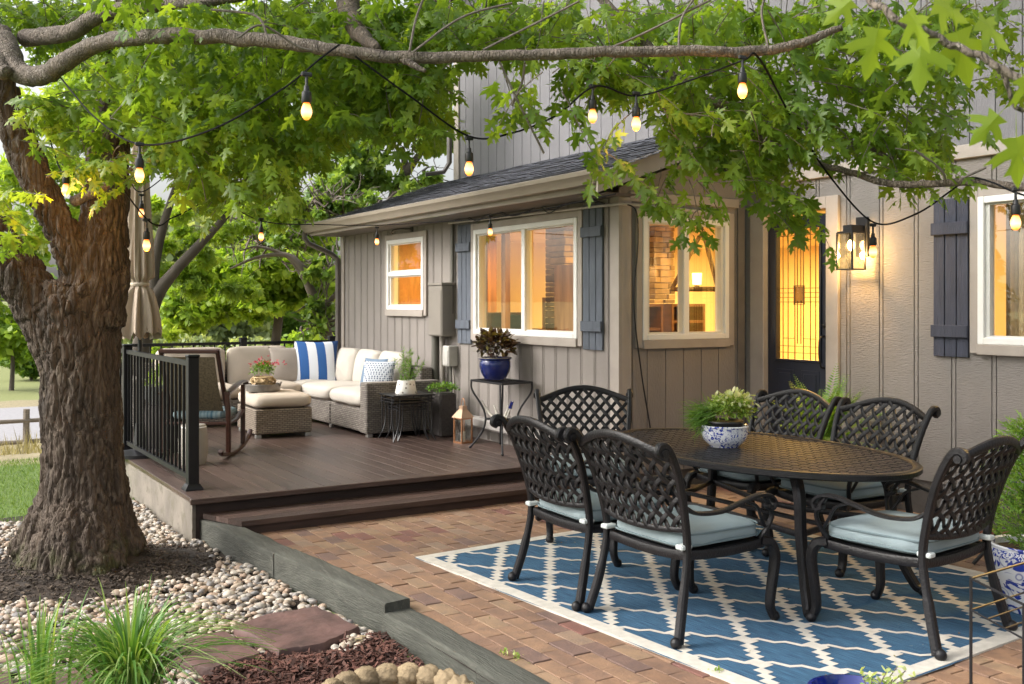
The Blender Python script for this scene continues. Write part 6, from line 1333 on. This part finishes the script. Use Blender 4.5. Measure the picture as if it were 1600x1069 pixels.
# ================================================================ foreground grass, wreath, weeds
def grass(name, lab, c, n, hgt, spread, mt, lean=(0, 0)):
    V = []; F = []; T = []
    for i in range(n):
        a = rng.uniform(0, 6.28); r = abs(rng.normal(0, .07)); p = np.array(c)+(math.cos(a)*r, math.sin(a)*r, 0); h = hgt*rng.uniform(.55, 1.1); out = spread*rng.uniform(.2, 1.3); d = np.array((math.cos(a)+lean[0], math.sin(a)+lean[1], 0)); s_ = np.array((-math.sin(a), math.cos(a), 0))+rng.normal(0, .3, 3); s_[2] = 0; s_ /= np.linalg.norm(s_); wd = rng.uniform(.004, .0075); k = len(V); ns = 9
        for q in range(ns+1):
            f = q/ns; z = h*(f-.42*f**3*min(1.5, out/.25)); pp = p+d*out*f**1.9+(0, 0, z); ww = wd*(1-f**2.5)+.0003; V += [pp-s_*ww, pp+(0, 0, -.0015)+s_*0, pp+s_*ww]
        for q in range(ns):
            for u in (0, 1): F.append((k+q*3+u, k+q*3+u+1, k+q*3+u+4, k+q*3+u+3))
        T += [rng.random()]*(ns*2)
    return tag(fast_mesh(name, V, F, 4, T, mt, tuple(c), True), lab, 'ornamental grass')
M_gr = leafmat('grass_blade', (.05, .14, .02), (.10, .24, .04), (.26, .36, .12), .3)
grass('ornamental_grass', 'clump of arching bright green ornamental grass in the bottom left foreground', tuple(W(205, 1085, 4.05)), 380, .50, .42, M_gr)
grass('ornamental_grass', 'sparse upright grass blades at the bottom left corner over the river rock', tuple(W(60, 1090, 4.0)), 46, .46, .14, M_gr)
wc = W(618, 1120, 3.75); t = thing('rope_ring', 'tan scalloped rope edged planter rim poking up from the red mulch', 'planter', (wc.x, wc.y, -.09)); m = MB(); nl = 20; Rg = .27; zt_ = wc.z+.05+.09
M_rope = mat('rope_straw', (.24, .18, .105), .85, 0, .25, 12, (1, 1, 1), bump=.8, bscale=60, wear=.3, wearcol=(.14, .10, .06))
for i in range(nl):
    a = 2*math.pi*i/nl; c_ = Vector((Rg*math.cos(a), Rg*math.sin(a), zt_)); 
    M = Matrix.Rotation(a, 3, 'Z'); vs = []; 
    def fn(u, v, a=a, c_=c_, M=M):
        th = 2*math.pi*u; ph = math.pi*v; rad = .047*math.sin(ph)**.6*(1+.15*math.cos(7*th+3*v*3)); p = Vector((rad*math.cos(th), .050*-math.cos(ph), rad*math.sin(th))); return c_+M @ p
    m.grid(fn, 28, 12, closeu=True)
m.build('rope_rim', M_rope, t, smooth=True); m = MB(); m.lathe([(.2, 0), (.26, 0), (.27, zt_-.02), (.25, zt_-.01), (.22, zt_-.04)], n=40); m.build('basket_side', M_straw, t); soil_disc(t, .25, zt_-.04)
for (px, py, lab) in ((1120, 1052, 'tiny green weed sprouting beside the rug at the bottom of the photo'), (790, 1024, 'small weed in a brick joint beside the grey timber'), (808, 1030, 'smaller weed right beside another in the brick joint by the timber')):
    p = np.array(G(px, py, 0)); n = 26; o = leaves('weed', p+rng.normal(0, .012, (n, 3))*(1, 1, .6)+(0, 0, .012), rng.normal(0, 1, (n, 3))+(0, 0, .5), rng.normal(0, .5, (n, 3))+(0, 0, 1), rng.uniform(.012, .022, n), OVAL, M_lime, None, tuple(p)); tag(o, lab, 'weed')
p = np.array(G(555, 998, -.06)); o = leaves('fallen_leaf', [p, p+(.05, -.02, .01)], [(1, .2, .1), (-.4, 1, .1)], [(0, .2, 1), (.2, 0, 1)], [.05, .04], MAPLE, leafmat('dry_leaf', (.4, .3, .12), (.45, .36, .2), (.5, .45, .3)), None, tuple(p)); tag(o, 'pale fallen leaves lying on the mulch next to the large flagstone', 'leaf')

# ================================================================ BACKGROUND TREES
M_bk1 = leafmat('far_leaf_yellow', (.11, .20, .02), (.21, .34, .04), (.36, .48, .09), .5)
M_bk2 = leafmat('far_leaf_green', (.07, .14, .03), (.14, .25, .05), (.26, .37, .10), .45)
M_bk3 = leafmat('far_leaf_grey', (.16, .21, .10), (.27, .34, .17), (.40, .46, .27), .35)
M_con = leafmat('conifer_needle', (.010, .03, .012), (.02, .05, .02), (.04, .08, .03), .1)
M_bkbark = mat('far_bark', (.085, .07, .056), .9, 0, .35, 6, (1, 1, .3), bump=1, bscale=12)
def tree(label, base, limbs, clumps, nl, size, mt, nm='leafy_tree', group='trees beyond the deck', tpl=RHOMB, twigs=0, bark=None):
    """limbs [(px,py,Z,rpx)...], clumps [(px,py,Z,rx_px,rz_px)]"""
    b = W(*base); t = thing(nm, label, 'tree', b, 0, group); m = MB()
    for l in limbs: limb(m, l, 9, 5)
    for _ in range(twigs):
        c = clumps[rng.integers(len(clumps))]; s_ = c[2]/1600; p = np.array(W(c[0]+rng.normal(0, c[3]*.4), c[1]+rng.normal(0, c[4]*.4), c[2])); d = rng.normal(0, 1, 3); d /= np.linalg.norm(d); pts = [p]
        for q in range(5): d = d+rng.normal(0, .35, 3); d /= np.linalg.norm(d); pts.append(pts[-1]+d*s_*c[3]*.22)
        m.tube([tuple(x) for x in pts], [.02, .017, .013, .01, .007, .004], 4)
    m.build('trunk', bark or M_bkbark, t, world=True, smooth=60)
    P = []; T = []; S = []; tn = []; area_ = np.array([c[3]*c[4] for c in clumps], float); cnt = (area_/area_.sum()*nl).astype(int)
    for c, k in zip(clumps, cnt):
        s_ = c[2]/1600; C0 = np.array(W(c[0], c[1], c[2])); nsub = max(4, int(k/70)); sd_ = nrm(rng.normal(0, 1, (nsub, 3)))*rng.uniform(.25, 1, (nsub, 1))**.5*np.array((c[3], c[3], c[4]))*s_*.85; st_ = rng.random(nsub); sr = rng.uniform(.14, .32, nsub)*min(c[3], c[4])*s_
        w_ = rng.integers(0, nsub, k); g_ = rng.normal(0, .6, (k, 3)); g_[:, 2] *= .55; pts = C0+sd_[w_]+g_*sr[w_][:, None]; P.append(pts); T.append(rng.normal(0, 1, (k, 3))+(0, 0, -.5)); S.append(rng.uniform(*size, k)); tn.append(np.clip(st_[w_]*.7+rng.random(k)*.3+.15*g_[:, 2], 0, 1))
    P, T, S, tn = np.concatenate(P), np.concatenate(T), np.concatenate(S), np.concatenate(tn); leaves('crown', P, T, rng.normal(0, .7, (len(P), 3))+(0, 0, 1), S, tpl, mt, tn, tuple(b), t); return t
tree('neighbouring maple with a forked grey trunk leaning right, behind the closed umbrella', (215, 640, 13.5), [[(205, 640, 13.5, 18), (222, 540, 13.5, 15), (240, 470, 13.5, 13), (268, 430, 13.5, 9), (303, 392, 13.5, 8), (335, 358, 13.5, 6), (380, 310, 13.5, 4.5), (460, 240, 13.5, 4)], [(240, 475, 13.5, 12), (240, 430, 13.5, 9), (246, 390, 13.5, 8), (262, 330, 13.5, 6), (290, 250, 13.5, 4)]],
     [(230, 170, 13.5, 210, 110), (420, 130, 13, 200, 100), (330, 290, 13, 100, 45), (480, 230, 13, 80, 60), (420, 330, 13.6, 70, 30), (270, 410, 14.2, 70, 55), (330, 440, 14.5, 90, 55), (240, 530, 14.5, 40, 30), (580, 90, 13, 120, 80), (90, 300, 14, 110, 90), (330, 350, 15.5, 70, 45), (280, 330, 15.5, 60, 50)], 14500, (.10, .17), M_bk1, tpl=MAPLE)
tree('bright green tree with hanging foliage in the middle of the view over the deck', (420, 620, 19), [[(425, 640, 19, 9), (428, 560, 19, 8), (440, 440, 19, 6), (430, 340, 19, 4)]],
     [(420, 420, 19, 100, 50), (360, 450, 19, 60, 50), (480, 440, 19, 60, 45), (400, 480, 18.5, 55, 22), (300, 480, 19, 60, 40), (440, 350, 20, 90, 55)], 17000, (.12, .22), M_bk1)
tree('tree with a pale twisted trunk and bare twigs beside the corner of the house', (510, 600, 16), [[(528, 620, 16, 12), (514, 540, 16, 10), (500, 490, 16, 9), (484, 450, 16, 7), (468, 415, 16, 6), (445, 398, 16, 4), (400, 403, 16, 2.5), (360, 420, 16, 1.5)], [(480, 445, 16, 4), (450, 402, 16, 3), (405, 386, 16, 2), (375, 392, 16, 1)], [(500, 490, 16, 5), (540, 440, 16, 3), (570, 400, 16, 2)]],
     [(520, 420, 16, 50, 30), (560, 330, 17, 60, 30), (500, 330, 17, 70, 30), (500, 500, 16, 30, 40), (440, 380, 17, 60, 30), (380, 360, 17.5, 50, 30)], 5500, (.09, .15), M_bk2, twigs=230, bark=mat('dead_bark', (.16, .13, .11), .9))
tree('tall tree with a thick forked trunk rising behind the lean-to roof', (595, 520, 22), [[(590, 560, 22, 13), (600, 400, 22, 12), (612, 330, 22, 11), (622, 290, 22, 9), (640, 262, 22, 7), (665, 230, 22, 4)], [(620, 300, 22, 7), (632, 260, 22, 6), (628, 230, 22, 4)], [(612, 330, 22, 5), (560, 290, 22, 4), (520, 260, 22, 3)]],
     [(560, 260, 22, 60, 45), (650, 290, 22, 55, 26), (520, 300, 22, 60, 45), (690, 200, 21, 60, 40), (600, 180, 22, 90, 50), (560, 340, 23, 50, 25), (480, 380, 23, 50, 40)], 10000, (.12, .22), M_bk2, twigs=90)
tree('slender pale leaved tree at the left edge, standing beyond the road', (20, 600, 44), [[(18, 612, 44, 4), (20, 560, 44, 3), (16, 500, 44, 2)]], [(10, 520, 44, 70, 45), (50, 540, 44, 50, 30), (-40, 480, 44, 60, 60), (0, 390, 44, 90, 70)], 8500, (.25, .5), M_bk1)
tree('small round tree beyond the road, right of the slender one', (48, 600, 50), [[(48, 612, 50, 3), (50, 560, 50, 2)]], [(50, 560, 50, 40, 30), (85, 555, 50, 40, 30)], 3500, (.3, .5), M_bk2)
k = 0
labs = ['grey green cottonwood far beyond the road, leftmost of the far row', 'grey green cottonwood far beyond the road, second of the far row', 'grey green rounded tree far beyond the deck, left of its centre post', 'broad grey green tree far beyond the deck, right of the centre post', 'grey green tree far beyond the back railing, left of the house corner', 'tall grey green tree directly behind the house corner', 'grey green tree behind the tall roofside trunk', 'pale tree seen over the lean-to roof', 'tall broad tree filling the gap behind the hanging bulbs, left of the house', 'tall tree rising behind the twisted pale trunk', 'tall green tree behind the top of the closed umbrella']
for (px, py, Z, rx, rz) in ((150, 470, 62, 110, 90), (260, 505, 58, 90, 60), (350, 520, 60, 90, 40), (430, 510, 64, 90, 50), (520, 500, 66, 80, 70), (590, 470, 70, 70, 110), (480, 430, 75, 90, 80), (640, 400, 80, 80, 110), (340, 400, 58, 110, 90), (440, 350, 62, 60, 50), (240, 380, 60, 100, 90)):
    tree(labs[k], (px, 590, Z), [[(px, 600, Z, 4), (px+3, py, Z, 2)]], [(px, py, Z, rx, rz), (px-rx*.5, py+rz*.4, Z, rx*.6, rz*.6), (px+rx*.5, py+rz*.35, Z, rx*.6, rz*.6)], 5200, (.35, .75), M_bk3 if k % 3 else M_bk2, group='far trees beyond the road'); k += 1
for (px, py, Z, rx, rz, lab) in ((300, 545, 30, 60, 26, 'low green shrub beyond the railing, left'), (395, 548, 28, 60, 24, 'low green shrub beyond the railing, under the hanging foliage'), (480, 540, 26, 45, 34, 'low green shrub beyond the railing, near the house corner'), (505, 560, 15, 26, 30, 'bright green shrub just behind the back railing post at the house'), (240, 560, 24, 50, 30, 'low green shrub beyond the railing, beneath the umbrella')):
    tree(lab, (px, py+rz+10, Z), [[(px, py+rz+10, Z, 3), (px, py, Z, 1)]], [(px, py, Z, rx, rz)], 2600, (.10, .2), M_bk3 if px < 480 else M_bk1, nm='shrub', group='shrubs beyond the railing')
# garden conifers out of frame left, mirrored in the large window
for i, (x, y, h) in enumerate(((-14, 22, 7.5), (-18, 27, 9), (-11.5, 27.5, 6), (-22, 24, 8))):
    t = thing('conifer_tree', 'dark conifer standing in the yard left of the big tree', 'tree', (x, y, gh(x, y)), 0, 'conifers in the side yard'); m = MB(); m.tube([(0, 0, -.2), (0, 0, h)], [.2, .02], 8); m.build('trunk', M_bkbark, t)
    n = 5000; z = rng.uniform(.06, 1, n)**.9; a = rng.uniform(0, 6.28, n); r = (1-z)*h*.28*(.5+.5*rng.random(n))*(1+.25*np.sin(z*40)); P = np.stack([x+np.cos(a)*r, y+np.sin(a)*r, gh(x, y)+z*h], 1)
    leaves('crown', P, np.stack([np.cos(a), np.sin(a), -.4+0*a], 1), rng.normal(0, .5, (n, 3))+(0, 0, 1), rng.uniform(.25, .5, n), RHOMB, M_con, None, tuple(t.location), t)
